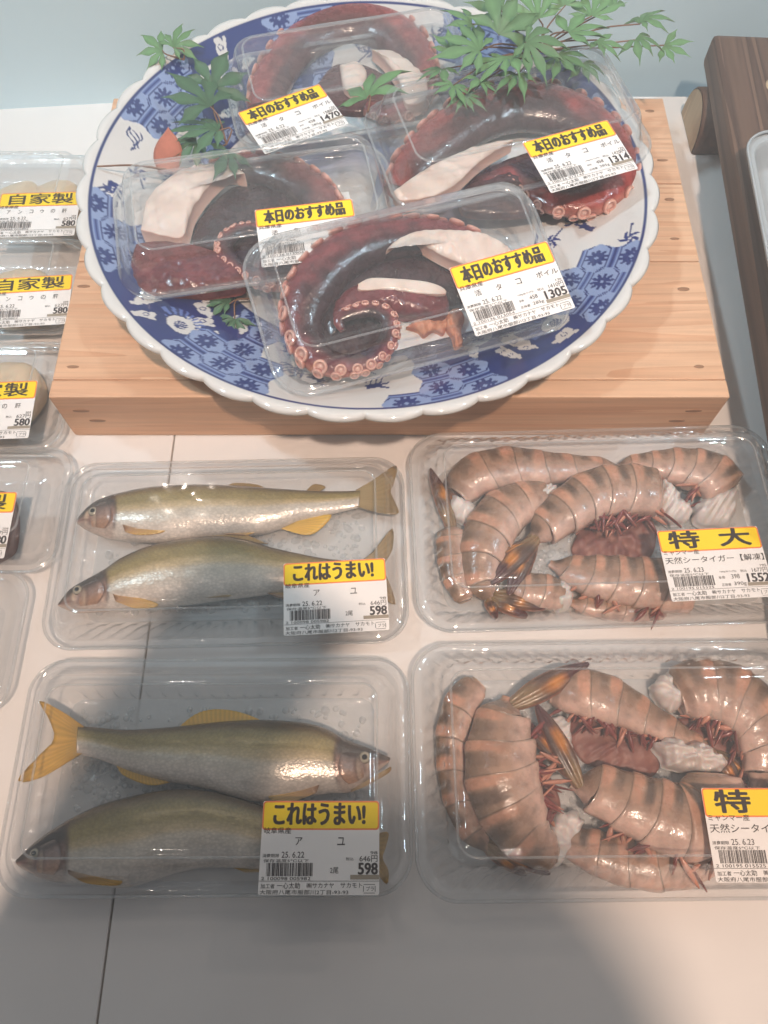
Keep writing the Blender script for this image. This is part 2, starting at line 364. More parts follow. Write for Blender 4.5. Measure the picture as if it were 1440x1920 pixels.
# ------------------------------------------------------------------ plate
PC = Vector((-.0096, .380, BZ)); PR = .172; LOBES = 36
def plate_color(x, y, r, th):
    """printed blue pattern, everything in metres on the plate"""
    white = s(208, 203, 199); blue = s(40, 54, 110); mid = s(86, 104, 158); light = s(134, 150, 186)
    n = x.shape[0]
    C = np.tile(white, (n, 1))
    r_in, r_out = .107, .1655
    band = (r > r_in) & (r < r_out)
    # fourfold zones: white scene / hexagons / blue clouds
    phi = np.degrees(th); quarter = (phi - (-97)) % 90
    quarter = np.where(quarter > 45, quarter - 90, quarter)          # 0 at centre of a white scene
    # hexagon lattice (flat across the radius)
    R0 = .138; u = th * R0; v = r - .1355
    ncell = 48
    sx = 2 * math.pi * R0 / ncell; sy = .0180
    best = np.full(n, 9.0); bu = np.zeros(n); bv = np.zeros(n); bi = np.zeros(n, int)
    for off in (0, 1):
        iu = np.round((u / sx - off) / 2) * 2 + off
        for dv in (-2, -1, 0, 1, 2):
            vv = sy * (dv + (.5 if off else 0))
            du_, dv_ = (u - iu * sx) / sx, (v - vv) / sy
            d = du_ ** 2 * 1.15 + dv_ ** 2
            k = d < best
            best = np.where(k, d, best); bu = np.where(k, du_ * sx, bu); bv = np.where(k, dv_ * sy, bv); bi = np.where(k, iu, bi)
    cellphi = np.degrees(bi * sx / R0); cq = (cellphi + 97) % 90; cq = np.where(cq > 45, cq - 90, cq)
    vcell = np.round((v - bv) / sy * 2)
    lim = 15 + 3 * (vcell % 3 - 1); lim2 = 31 + 3 * ((vcell + 1) % 3 - 1)
    hexz = (np.abs(cq) > lim) & (np.abs(cq) < lim2)
    bluez = np.abs(cq) >= lim2
    # hexagon distance
    a = np.abs(bu) / sx * 1.33; b = np.abs(bv) / (sy * .5)
    hd = np.maximum(b, a * .75 + b * .5)
    hc = np.tile(light, (n, 1)); hc = np.where((hd > .86)[:, None], mid, hc)
    for lo, hi in ((.68, .75), (.93, 1.2)): hc = np.where(((hd > lo) & (hd < hi))[:, None], blue, hc)
    pr = np.hypot(bu, bv); pa = np.arctan2(bv, bu)
    pet = (pr < .0064 * (.35 + .65 * np.abs(np.cos(pa * 5)) ** .6)) & (pr > .0011)
    hc = np.where(pet[:, None], blue, hc)
    C = np.where((band & hexz)[:, None], hc, C)
    # blue zone with white clouds and shells
    bc = np.tile(blue, (n, 1)) * (1 + .18 * vnoise(x * 60, y * 60, 5))[:, None]
    rr = np.random.default_rng(3)
    for q in range(4):
        c0 = math.radians(-97 + 45 + 90 * q)
        for j in range(13):
            ca = c0 + rr.uniform(-.25, .25); cr = rr.uniform(.112, .161)
            cx, cy = cr * math.cos(ca), cr * math.sin(ca); ang = rr.uniform(0, 3.1); sz = rr.uniform(.0022, .0042)
            dx, dy = x - cx, y - cy; X = dx * math.cos(ang) + dy * math.sin(ang); Y = -dx * math.sin(ang) + dy * math.cos(ang)
            blob = np.minimum.reduce([np.hypot(X / 1.3, Y), np.hypot(X - 1.25 * sz, Y - .35 * sz) * 1.25, np.hypot(X + 1.2 * sz, Y + .4 * sz) * 1.5, np.abs(Y + .5 * sz + X * .15) * 3 + np.maximum(np.abs(X) - 2.2 * sz, 0) * 6])
            bc = np.where((blob < sz)[:, None], white * .95, bc)
            bc = np.where(((np.hypot(X - .3 * sz, Y - .1 * sz) < sz * .55) & (np.hypot(X - .3 * sz, Y - .1 * sz) > sz * .36))[:, None], blue, bc)
        for sg in (-1, 1):   # a spiral shell with combed rays
            ca = c0 + sg * .13; cr = .135 + .012 * sg
            cx, cy = cr * math.cos(ca), cr * math.sin(ca); dx, dy = x - cx, y - cy
            X = dx * -math.sin(ca) + dy * math.cos(ca); Y = dx * math.cos(ca) + dy * math.sin(ca)
            el = np.hypot(X / 1.5, Y); an = np.arctan2(Y, X)
            bc = np.where((el < .0060)[:, None], white * .95, bc)
            bc = np.where(((np.hypot(X / 1.2, Y) < .0032) & (np.abs(np.sin(an * 3 + X * 900)) > .45))[:, None], blue, bc)
            comb = (el > .0068) & (el < .0115) & (Y < .002) & (np.sin(an * 22) > .05)
            bc = np.where(comb[:, None], mid * 1.15, bc)
    C = np.where((band & bluez)[:, None], bc, C)
    # white scene: sprigs, birds, waves
    wz = band & (~hexz) & (~bluez)
    wc = np.tile(white, (n, 1))
    rr = np.random.default_rng(11)
    for q in range(4):
        c0 = math.radians(-97 + 90 * q)
        for j in range(9):
            ca = c0 + rr.uniform(-.26, .26); cr = rr.uniform(.114, .159)
            cx, cy = cr * math.cos(ca), cr * math.sin(ca); ang = ca + rr.uniform(-.9, .9) + 1.57
            dx, dy = x - cx, y - cy; X = dx * math.cos(ang) + dy * math.sin(ang); Y = -dx * math.sin(ang) + dy * math.cos(ang)
            kind = j % 3
            if kind == 0:    # waves / reed strokes
                for k in range(4):
                    ln = np.abs(Y - (k - 1.5) * .0017 - .0016 * np.sin(X * 420 + k)) < .00045
                    wc = np.where((ln & (np.abs(X) < .009 - .001 * k))[:, None], blue, wc)
            elif kind == 1:  # flower clump
                pr = np.hypot(X, Y); an = np.arctan2(Y, X)
                wc = np.where((pr < .0058 * (.62 + .38 * np.sin(an * 5 + 6 * pr / .006)))[:, None], blue * 1.15, wc)
                wc = np.where((pr < .0009)[:, None], white, wc)
                wc = np.where(((np.abs(Y - .1 * X) < .0005) & (X > 0) & (X < .012))[:, None], blue, wc)
            else:            # bird with forked tail
                b1 = (np.hypot(X / 3.0, Y) < .0016) | ((np.abs(np.abs(Y) - .28 * np.abs(X)) < .0008) & (X > 0) & (X < .0085)) | ((np.abs(Y - .6 * X) < .0010) & (np.abs(X) < .004))
                wc = np.where(b1[:, None], blue, wc)
    C = np.where(wz[:, None], wc, C)
    # framing lines
    for rc, wd_ in ((r_in, .0006), (r_out, .0008)):
        C = np.where((np.abs(r - rc) < wd_)[:, None], blue, C)
    # a centre roundel, mostly hidden
    C = np.where(((np.abs(r - .06) < .0007) | ((r < .055) & (vnoise(x * 300, y * 300, 9) > .75)))[:, None], mid, C)
    return C * (1 + .03 * vnoise(x * 90, y * 90, 2))[:, None]

def plate_mesh():
    nt_ = 1512
    th = np.linspace(-math.pi, math.pi, nt_, endpoint=False)
    prof = [(0.0005, .0085), (.03, .0085), (.06, .0085), (.075, .0086), (.088, .0092), (.097, .0106)]
    rs = np.linspace(.101, .1665, 84)
    for r_ in rs: prof.append((r_, .0108 + .0285 * ((r_ - .099) / .0675) ** 1.25))
    zt = prof[-1][1]
    prof += [(.1690, zt + .0010), (.1710, zt + .0008), (.1722, zt - .0006), (.1718, zt - .0026), (.1690, zt - .006), (.155, zt - .0145), (.135, .0125), (.112, .0055), (.104, .0045), (.101, .0002), (.097, .0002), (.094, .0045), (.05, .005), (.0005, .005)]
    G = np.zeros((len(prof), nt_, 3))
    sc = np.abs(np.sin(th * LOBES / 2)) ** .7
    for i, (r_, z_) in enumerate(prof):
        k = smooth(.1655, .1722, np.full(nt_, r_)) if i <= 95 else np.full(nt_, smooth(.11, .168, np.array(r_)))
        r2 = r_ + k * (sc - .62) * .0036
        G[i, :, 0] = r2 * np.cos(th); G[i, :, 1] = r2 * np.sin(th)
        G[i, :, 2] = z_ + k * (sc - .6) * .0012
    V = G.reshape(-1, 3)
    R2 = np.repeat([q[0] for q in prof], nt_); T2 = np.tile(th, len(prof))
    C = plate_color(R2 * np.cos(T2), R2 * np.sin(T2), R2, T2)
    und = np.arange(len(V)) // nt_ >= 6 + 84
    C[und] = s(212, 208, 204)
    me = bpy.data.meshes.new('plate')
    Fq = grid_faces(len(prof), nt_, cv=True)
    me.vertices.add(len(V)); me.vertices.foreach_set('co', V.ravel())
    me.loops.add(Fq.size); me.loops.foreach_set('vertex_index', Fq[:, ::-1].ravel())
    me.polygons.add(len(Fq)); me.polygons.foreach_set('loop_start', np.arange(0, Fq.size, 4)); me.polygons.foreach_set('loop_total', np.full(len(Fq), 4))
    me.polygons.foreach_set('use_smooth', np.ones(len(Fq), bool)); me.update(calc_edges=True); me.validate()
    a = me.color_attributes.new('Col', 'FLOAT_COLOR', 'POINT'); c = np.ones((len(V), 4), np.float32); c[:, :3] = C; a.data.foreach_set('color', c.ravel())
    return me
pl = put('porcelain_plate', plate_mesh(), M['plate']); pl.location = PC + Vector((0, 0, .0001))
tag(pl, 'large round blue and white porcelain plate with scalloped rim and hexagon flower pattern', 'plate')

# ------------------------------------------------------------------ labels: text converted to mesh
_txt = {}
def text_meshes(strings):
    objs = []
    for st, off in strings:
        cu = bpy.data.curves.new('t', 'FONT'); cu.body = st; cu.size = 1; cu.offset = 0 if off > .01 else min(off, .003); cu.resolution_u = 3; cu.fill_mode = 'FRONT'
        o = bpy.data.objects.new('t', cu); COL.objects.link(o); objs.append((o, st, off))
    bpy.context.view_layer.update()
    dg = bpy.context.evaluated_depsgraph_get()
    for o, st, off in objs:
        ev = o.evaluated_get(dg); me = ev.to_mesh()
        v = np.zeros(len(me.vertices) * 3); me.vertices.foreach_get('co', v); v = v.reshape(-1, 3)
        f = [tuple(p.vertices) for p in me.polygons]
        _txt[(st, off)] = (v[:, :2].copy(), f); ev.to_mesh_clear()
    for o, _, _ in objs:
        cu = o.data; bpy.data.objects.remove(o); bpy.data.curves.remove(cu)

LW, LH = .0545, .0400
def label_spec(heading, hbox, origin, names, date, price, taxin, code, small, extra, hoff=.034):
    t = [(heading, *hbox, hoff) if isinstance(heading, str) else None]
    if not isinstance(heading, str): t = [(h, *b, hoff) for h, b in zip(heading, hbox)]
    t += [(origin, .02, .212, .02 + .058 * len(origin), .262, .008)]
    t += names
    t += [('消費期限', .02, .418, .16, .446, .004), (date, .18, .402, .37, .448, .0), ('保存温度5℃以下', .03, .458, .41, .484, .0),
          (small, .925, .398, .985, .422, 0), ('税込', .72, .445, .785, .47, 0), (taxin, .835, .43, .985, .48, 0), (price, .985 - .053 * len(price), .488, .985, .574, .012),
          (code, .02, .594, .43, .618, 0), ('加工者', .02, .646, .135, .68, .004), ('一心太助', .155, .636, .345, .682, .008), ('㈱サカナヤ', .40, .637, .625, .677, .006),
          ('サカモト', .68, .637, .86, .675, .006), ('プラ', .893, .664, .957, .698, .006), ('大阪府八尾市服部川2丁目-93-93', .015, .69, .745, .725, .004)]
    return t + extra
N1 = lambda st, x0, x1, y0=.29, y1=.35: (st, x0, y0, x1, y1, .004)
octo_names = [N1('活', .14, .205), N1('タ', .355, .41), N1('コ', .555, .61), N1('ボイル', .765, .985, .285, .345)]
octo_extra = [('100g当り(円)', .52, .447, .68, .468, 0), ('本体', .51, .505, .56, .53, 0), ('458', .62, .49, .70, .53, 0), ('正味量', .505, .568, .60, .594, 0), ('285g', .63, .558, .74, .598, 0)]
def octo_lab(price, tax): return label_spec('本日のおすすめ品', (.09, .028, .905, .192), '兵庫県産', octo_names, '25. 6.22', price, tax, '2 100136 0' + price + '4', '136', octo_extra)
LABELS = {
    'o1470': octo_lab('1470', '1588円'), 'o1314': octo_lab('1314', '1420円'), 'o1305': octo_lab('1305', '1410円'), 'o1290': octo_lab('1290', '1394円'),
    'ayu': label_spec('これはうまい!', (.10, .02, .875, .19), '岐阜県産', [N1('ア', .29, .35), N1('ユ', .645, .71)], '25. 6.22', '598', '646円', '2 100098 005982', '98', [('2尾', .59, .52, .66, .568, 0)]),
    'prawn': label_spec(('特', '大'), ((.10, .018, .395, .196), (.60, .014, .90, .192)), 'ミャンマー産', [('天然シータイガー【解凍】', .02, .285, .985, .355, .008)], '25. 6.23', '1552', '1677円', '2 100195 015525', '195',
                         [('100g当り(円)', .52, .447, .68, .468, 0), ('本体', .495, .50, .56, .53, 0), ('398', .62, .487, .70, .532, 0), ('正味量', .51, .575, .60, .603, 0), ('390g', .63, .565, .75, .61, 0)], .034),
    'liver': label_spec('自家製', (.12, .022, .91, .196), '岐阜県産', [N1('ア', .12, .165), N1('ン', .26, .31), N1('コ', .40, .445), N1('ウ', .53, .575), N1('の', .66, .715), N1('肝', .80, .86)], '25. 6.22', '580', '627円', '2 100098 005802', '204', [], .021),
}
text_meshes({(t[0], t[5]) for k in LABELS for t in LABELS[k]})

def round_rect_ring(x0, y0, x1, y1, r, n=5):
    pts = []
    for cx, cy, a0 in ((x1 - r, y1 - r, 0), (x0 + r, y1 - r, 90), (x0 + r, y0 + r, 180), (x1 - r, y0 + r, 270)):
        for k in range(n + 1):
            a = rad(a0 + 90 * k / n); pts.append((cx + r * math.cos(a), cy + r * math.sin(a)))
    return pts
_lab = {}
def label_meshes(kind):
    if kind in _lab: return _lab[kind]
    S = LW; H = .73
    def ngon(name, pts, z, bow=True):
        V = [(x * S, -y * S, z) for x, y in pts]; V = [(a - LW / 2, b + H * S / 2, c) for a, b, c in V]
        return make_mesh(name, V, [tuple(range(len(V)))[::-1]], False)
    pr = round_rect_ring(0, 0, 1, .73, .018)
    n = len(pr)   # paper with real thickness
    V = [(x * S - LW / 2, -y * S + H * S / 2, z) for z in (0, .00015) for x, y in pr]
    Fc = [tuple(range(n)), tuple(range(2 * n - 1, n - 1, -1))] + [(i, n + i, n + (i + 1) % n, (i + 1) % n) for i in range(n)]
    paper = make_mesh('paper', V, Fc, False)
    edge = ngon('band_edge', round_rect_ring(0.001, 0.001, .999, .232, .028), .00020)
    band = ngon('band', round_rect_ring(.013, .013, .987, .220, .02), .00025)
    IV, IF = [], []
    def addv(v, f):
        o = len(IV); IV.extend(v); IF.extend([tuple(o + i for i in p) for p in f])
    def rect(x0, y0, x1, y1, z=.00032):
        addv([(x0 * S - LW / 2, -y * S + H * S / 2, z) if k in (0, 3) else (x1 * S - LW / 2, -y * S + H * S / 2, z) for k, y in ((0, y1), (1, y1), (2, y0), (3, y0))], [(0, 1, 2, 3)])
    for st, x0, y0, x1, y1, off in LABELS[kind]:
        v, f = _txt[(st, off)]
        if len(v) == 0: continue
        lo, hi = v.min(0), v.max(0); u = (v - lo) / np.maximum(hi - lo, 1e-6)
        X = (x0 + u[:, 0] * (x1 - x0)) * S - LW / 2; Y = -(y1 - u[:, 1] * (y1 - y0)) * S + H * S / 2
        bw = .0085 if off > .03 else .004
        if off > .01:
            for q, (sx_, sy_) in enumerate(((0, 0), (bw, 0), (-bw, 0), (0, .6 * bw), (0, -.6 * bw), (.7 * bw, .5 * bw), (-.7 * bw, -.5 * bw), (.7 * bw, -.5 * bw), (-.7 * bw, .5 * bw))):
                addv([(a + sx_ * S, b + sy_ * S, .00032 + q * 8e-6) for a, b in zip(X, Y)], f)
        else: addv([(a, b, .00032) for a, b in zip(X, Y)], f)
    rr = random.Random(kind); x = .06
    while x < .45:
        w = rr.choice((.003, .003, .006, .009)); rect(x, .487, min(x + w, .455), .588); x += w + rr.choice((.003, .004, .007))
    rect(0, .6235, 1, .6265)
    for a in ((.872, .648, .965, .652), (.872, .712, .965, .716), (.868, .66, .873, .704), (.964, .66, .969, .704)): rect(*a)
    ink = make_mesh('lettering', IV, IF, False)
    gb = ngon('price_bar', [(.76, .578), (.999, .578), (.999, .612), (.76, .612)], .00030)
    _lab[kind] = (paper, edge, band, ink, gb)
    return _lab[kind]
def add_label(parent, kind, x, y, z, rot, bend=0.0, tilt=(0, 0)):
    p, e, b, i, g = label_meshes(kind)
    root = put('label', p, M['paper'], parent); root.location = (x, y, z); root.rotation_euler = (tilt[0], tilt[1], rot)
    for nm, me, mt in (('heading_border', e, 'orange'), ('heading_band', b, 'yellow'), ('price_bar', g, 'grey')): put(nm, me, M[mt], root)
    tag(put('lettering', i, M['ink'], root), kind='stuff')
    return root

# ------------------------------------------------------------------ clear packs
def rr_loop(w, d, r, n=440):
    """points, outward normals and arc position of a rounded rectangle"""
    hw, hd = w / 2 - r, d / 2 - r
    segs = [2 * hd, math.pi / 2 * r, 2 * hw, math.pi / 2 * r] * 2; tot = sum(segs)
    pts, nor = [], []
    for i in range(n):
        t = tot * i / n; k = 0
        while t > segs[k]: t -= segs[k]; k += 1
        if k == 0: p, q = (hw + r, -hd + t), (1, 0)
        elif k == 1: a = t / r; p, q = (hw + r * math.cos(a), hd + r * math.sin(a)), (math.cos(a), math.sin(a))
        elif k == 2: p, q = (hw - t, hd + r), (0, 1)
        elif k == 3: a = math.pi / 2 + t / r; p, q = (-hw + r * math.cos(a), hd + r * math.sin(a)), (math.cos(a), math.sin(a))
        elif k == 4: p, q = (-hw - r, hd - t), (-1, 0)
        elif k == 5: a = math.pi + t / r; p, q = (-hw + r * math.cos(a), -hd + r * math.sin(a)), (math.cos(a), math.sin(a))
        elif k == 6: p, q = (-hw + t, -hd - r), (0, -1)
        else: a = 1.5 * math.pi + t / r; p, q = (hw + r * math.cos(a), -hd + r * math.sin(a)), (math.cos(a), math.sin(a))
        pts.append(p); nor.append(q)
    return np.array(pts), np.array(nor), np.arange(n) * tot / n, tot
def loft_pack(name, w, d, rc, prof, ribs=0, warp=0.0, seed=0, n=440, flip=False):
    """prof: (inset, z, rib) rings, last ring closed with a cap grid"""
    G = []
    for ins, z, rib in prof:
        p, q, a, tot = rr_loop(w - 2 * ins, d - 2 * ins, max(rc - ins * .6, .004), n)
        nr = round(tot / .0085)
        off = rib * .5 * (1 + np.cos(2 * math.pi * nr * np.arange(n) / n)) if rib else 0
        p = p - q * np.reshape(off, (-1, 1)) if rib else p
        zz = np.full(n, z) + warp * vnoise(p[:, 0] * 40, p[:, 1] * 40, seed)
        G.append(np.column_stack([p, zz]))
    last = G[-1]
    zm = prof[-1][1]
    for k in (.9, .75, .6, .45, .3, .15, .0005):
        q = last.copy(); q[:, :2] *= k; q[:, 2] = zm + warp * vnoise(q[:, 0] * 40, q[:, 1] * 40, seed)
        G.append(q)
    return grid_mesh(name, np.stack(G)[:, ::-1] if flip else np.stack(G), cv=True)

def make_pack(name, mtx, w, d, hf, hl, ribtray=.0014, riblid=0.0, rc=.016, taper=.012, lidtaper=.007, floor='tray', pad=None, seed=0, warp=.0004):
    root = empty(name, mtx)
    tp = [(0, hf + .0004, 0), (.0005, hf - .0012, 0), (.0045, hf - .0006, 0), (.0055, hf - .001, 0), (.0065, hf - .003, ribtray * .4), (.0065 + taper * .4, hf * .55, ribtray), (.0065 + taper * .8, hf * .2, ribtray), (.0065 + taper, .002, ribtray * .7), (.0095 + taper, .0006, 0)]
    put('tray', loft_pack('tray', w, d, rc, tp, seed=seed), M['tray'], root)
    if floor:
        f = [(.0085 + taper, .0016, 0), (.02 + taper, .0014, 0)]
        put('tray_floor', loft_pack('tray_floor', w, d, rc, f, warp=.0006, seed=seed + 3, n=96), M[floor], root)
    if floor == 'bubble':
        rb = np.random.default_rng(seed); nd = 620; dv, dfc = [], []
        tt_ = np.linspace(0, 2 * math.pi, 7, endpoint=False)
        for _ in range(nd):
            cx, cy = rb.uniform(-w / 2 + .024, w / 2 - .024), rb.uniform(-d / 2 + .024, d / 2 - .024); rr_ = rb.uniform(.0009, .0026)
            o_ = len(dv); hz = rr_ * rb.uniform(.3, .8)
            for kr, kz in ((1, 0), (.75, .62), (.35, .95)):
                dv += [(cx + rr_ * kr * math.cos(a_), cy + rr_ * kr * math.sin(a_), .0019 + hz * kz) for a_ in tt_]
            dv.append((cx, cy, .0019 + hz))
            for l_ in (0, 1): dfc += [(o_ + l_ * 7 + q, o_ + l_ * 7 + (q + 1) % 7, o_ + l_ * 7 + 7 + (q + 1) % 7, o_ + l_ * 7 + 7 + q) for q in range(7)]
            dfc += [(o_ + 14 + q, o_ + 14 + (q + 1) % 7, o_ + 21) for q in range(7)]
        tag(put('bubble_sheet', make_mesh('bubble_sheet', dv, dfc), M['drop'], root), kind='stuff')
    h = hl - hf
    lp = [(.0, hf + .0012, 0), (.0004, hf + .0022, 0), (.0040, hf + .0018, 0), (.0050, hf + .0024, 0), (.0058, hf + .005, riblid), (.006 + lidtaper * .45, hf + h * .5, riblid), (.006 + lidtaper * .8, hf + h * .82, riblid), (.006 + lidtaper, hf + h * .92, riblid * .5), (.0075 + lidtaper, hf + h * .975, 0), (.0105 + lidtaper, hl, 0), (.0125 + lidtaper, hl, 0), (.0135 + lidtaper, hl - .0008, 0), (.0165 + lidtaper, hl - .0008, 0)]
    for nm_, ins_, z_, r_ in (('rim', .0006, hf + .0012, .0009), ('lid_ridge', .0108 + lidtaper, hl - .0002, .0006)):
        p_, q_, a_, tt_ = rr_loop(w - 2 * ins_, d - 2 * ins_, max(rc - ins_ * .6, .004), 440)
        aa = np.linspace(0, 2 * math.pi, 8, endpoint=False)
        Gr = np.stack([np.column_stack([p_ + q_ * r_ * math.cos(x_), np.full(440, z_ + r_ * math.sin(x_))]) for x_ in aa], 1)
        put(nm_, grid_mesh(nm_, Gr, cu=True, cv=True), M['rim'], root)
    put('lid', loft_pack('lid', w, d, rc, lp, warp=warp, seed=seed), M['lid'], root)
    return root

def flat_mtx(x, y, z, rot): return Matrix.Translation((x, y, z)) @ Matrix.Rotation(rad(rot), 4, 'Z')

# ------------------------------------------------------------------ generic solid shapes
def pillow(outline, n=26, thick=.006, z0=0.0, edge=.35, seed=0, rough=0.0, colorf=None, name='piece', flat=0.0, power=.5, freq=260):
    """solid with the given outline (k,2), domed top and flat underside"""
    pts = spline(list(outline) + [outline[0]], 97)[:-1]
    c = pts.mean(0); k = len(pts)
    rings = np.concatenate([[1.0, 1.0], np.cos(np.linspace(0, math.pi / 2, n)[1:])]); 
    top = []
    for i, q in enumerate(rings):
        xy = c + (pts - c) * max(q, .002)
        hh = 0 if i == 0 else (edge if i == 1 else edge + (1 - edge) * (1 - q ** 2) ** power) 
        z = z0 + thick * hh * (1 + rough * vnoise(xy[:, 0] * freq, xy[:, 1] * freq, seed))
        top.append(np.column_stack([xy, np.full(k, z) if np.ndim(z) == 0 else z]))
    top[0][:, 2] = z0
    G = np.stack(top)
    cols = None
    if colorf is not None:
        cols = colorf(G[..., 0], G[..., 1], np.broadcast_to(rings[:, None], G.shape[:2]))
    return grid_mesh(name, G, cv=True, cols=cols, caps=(True, False))

def sweep(path, hv, nphi=28, z0=.0, zofs=None, side=1, prof=None, nseg=None):
    """path (n,3): x,y,half width; returns G (n,nphi,3), phi and frames; N points to the outer side"""
    p = path[:, :2]; w = path[:, 2]
    T = np.gradient(p, axis=0); T /= np.linalg.norm(T, axis=1)[:, None] + 1e-9
    Nn = np.stack([-T[:, 1], T[:, 0]], 1) * side
    phi = np.linspace(0, 2 * math.pi, nphi, endpoint=False)
    h = w * hv if np.ndim(hv) == 0 else hv
    zc = z0 + h if zofs is None else zofs
    G = np.zeros((len(p), nphi, 3))
    G[..., :2] = p[:, None, :] + Nn[:, None, :] * (np.cos(phi)[None, :, None] * w[:, None, None])
    G[..., 2] = zc[:, None] + np.sin(phi)[None, :] * h[:, None]
    return G, phi, Nn, zc, h

# ------------------------------------------------------------------ fish
def to_local(mtx, pts, z):
    f = plane_map(mtx); return np.array([f(p[0], p[1], z)[:2] for p in pts])

def make_fish(packm, label, top, bot, zl, tail, fins, eye, gill, seed, z0=.003, tail_gold=.5, flat=.55):
    m = packm
    T_, B_ = spline(to_local(m, top, zl), 150), spline(to_local(m, bot, zl), 150)
    n, nphi = 150, 56
    root = empty('ayu_fish', m @ Matrix.Translation((float((T_[0] + T_[-1])[0] / 2), float((T_[75] + B_[75])[1] / 2), z0)))
    off = np.array(root.matrix_world.inverted() @ m)
    tl = lambda V: V @ off[:3, :3].T + off[:3, 3]
    C0 = (T_ + B_) / 2; A = (T_ - B_) / 2; a = np.linalg.norm(A, axis=1)
    u = np.linspace(0, 1, n)
    endtap = np.sqrt(np.clip(u / .05, 0, 1)) * (1 - .55 * smooth(.75, 1, u))
    b = np.minimum(a * flat, .0125) * endtap + .0006
    b = b * (1 + .05 * smooth(gill - .03, gill - .004, u) * (1 - smooth(gill - .004, gill + .004, u)))
    phi = np.linspace(0, 2 * math.pi, nphi, endpoint=False)
    cph, sph = np.cos(phi), np.sin(phi)
    sq = np.sign(cph) * np.abs(cph) ** .9
    G = np.zeros((n, nphi, 3))
    G[..., :2] = C0[:, None, :] + A[:, None, :] * sq[None, :, None]
    zc = z0 + b.max() * .92
    G[..., 2] = zc + sph[None, :] * b[:, None]
    # mouth cleft: pinch
    U = np.broadcast_to(u[:, None], (n, nphi)); Vv = np.broadcast_to(sq[None, :], (n, nphi))
    back = s(116, 98, 74); olive = s(172, 152, 100); gold = s(214, 184, 128); silver = s(222, 208, 190); belly = s(232, 216, 202); pink = s(184, 146, 130)
    nz = vnoise(U * 30, Vv * 4, seed); nz2 = vnoise(U * 140, Vv * 30, seed + 1)
    v = Vv + .03 * nz
    C = mixc(belly, silver, smooth(-.75, -.2, v)); C = mixc(C, gold, smooth(-.18, .04, v) * .75); C = mixc(C, olive, smooth(.05, .26, v)); C = mixc(C, back, smooth(.50, .85, v))
    stripe = .5 + .5 * np.cos(v * 46); C = C * (1 - .07 * stripe * (np.abs(v + .02) < .42))[..., None]
    scale = .5 + .5 * np.sin(U * 560 + v * 26); C = C * (1 - .22 * scale * smooth(.38, .5, v) * (1 - smooth(.62, .75, v)) * smooth(gill, gill + .05, U))[..., None]
    C = C * (1 + .05 * nz2)[..., None]
    # head
    hd = 1 - smooth(gill - .008, gill + .006, U - .018 * (1 - v ** 2))
    Hc = mixc(mixc(s(210, 186, 170), pink, smooth(-.8, -.2, v)), s(84, 74, 66), smooth(-.02, .42, v))
    Hc = mixc(Hc, s(100, 84, 72), (1 - smooth(.015, .07, U)) * smooth(-.2, .2, v))
    op = np.exp(-((U - (gill - .075 + .012 * v)) / .006) ** 2) * smooth(-.75, -.5, v) * (1 - smooth(.35, .5, v)); Hc = mixc(Hc, s(98, 62, 56), op * .6)
    sh = np.exp(-((U - (gill - .095 + .012 * v)) / .010) ** 2) * smooth(-.6, -.3, v) * (1 - smooth(.3, .45, v)); Hc = mixc(Hc, s(236, 208, 176), sh * .7)
    g2 = np.exp(-((U - gill - .018 * (1 - v ** 2)) / .007) ** 2) * smooth(-.9, -.6, v)
    C = mixc(C, Hc, hd); C = mixc(C, s(92, 66, 58), g2 * .75)
    mo = np.exp(-((v - (-.12 - U * 3.0)) / .10) ** 2) * (1 - smooth(.06, .085, U)); C = mixc(C, s(110, 62, 58), mo * .7)
    body = grid_mesh('body', tl(G.reshape(-1, 3)).reshape(G.shape), cv=True, cols=C, caps=(True, True))
    put('body', body, M['fish'], root)
    # gill cover plate, slightly proud
    i0, i1 = int((gill - .075) * n), int((gill + .016) * n)
    jj = [j for j in range(nphi) if sph[j] > .12 and -.80 < sq[j] < .55]
    jj.sort(key=lambda j: sq[j])
    sub = G[i0:i1][:, jj].copy(); ii = np.linspace(0, 1, sub.shape[0]); kk = np.linspace(-1, 1, len(jj))
    lift = .0016 * smooth(-.15, .6, ii)[:, None] * (1 - kk ** 4)[None, :]
    cut = 1 - .35 * np.abs(kk) ** 2.2
    for c in range(len(jj)): sub[:, c, :] = np.stack([np.interp(ii * cut[c], ii, sub[:, c, k]) for k in range(3)], 1)
    sub[..., 2] += lift + .0003
    gc = mixc(s(164, 136, 124), s(196, 148, 116), smooth(-.2, .8, -kk)[None, :] * np.ones((sub.shape[0], 1))); gc = gc * (1 + .18 * vnoise(ii[:, None] * 9, kk[None, :] * 3, seed))[..., None]; gc = mixc(gc, s(104, 88, 82), (smooth(.3, .95, kk)[None, :] * np.ones((sub.shape[0], 1)))); gc = mixc(gc, s(226, 200, 172), np.broadcast_to(np.exp(-((ii - .22) / .07) ** 2)[:, None] * .65, gc.shape[:2])); gc = mixc(gc, s(112, 78, 72), np.broadcast_to(np.exp(-((ii - .36) / .05) ** 2)[:, None] * .65, gc.shape[:2])); gc = mixc(gc, s(98, 70, 64), np.broadcast_to(smooth(.88, 1, ii)[:, None] * .7, gc.shape[:2])); gc = mixc(gc, s(92, 80, 74), smooth(.15, .75, kk)[None, :] * np.ones((sub.shape[0], 1)) * .8)
    put('gill_cover', grid_mesh('gill_cover', tl(sub.reshape(-1, 3)).reshape(sub.shape), cols=gc), M['fish'], root)
    # eye
    ex, ey = to_local(m, [eye[:2]], z0 + .0175)[0]; er = eye[2] * px_scale(m, eye[0], eye[1], zl)
    iu = int(np.argmin(np.hypot(C0[:, 0] - ex, C0[:, 1] - ey))); vv = np.dot(np.array([ex, ey]) - C0[iu], A[iu]) / max(a[iu], 1e-6) ** 2
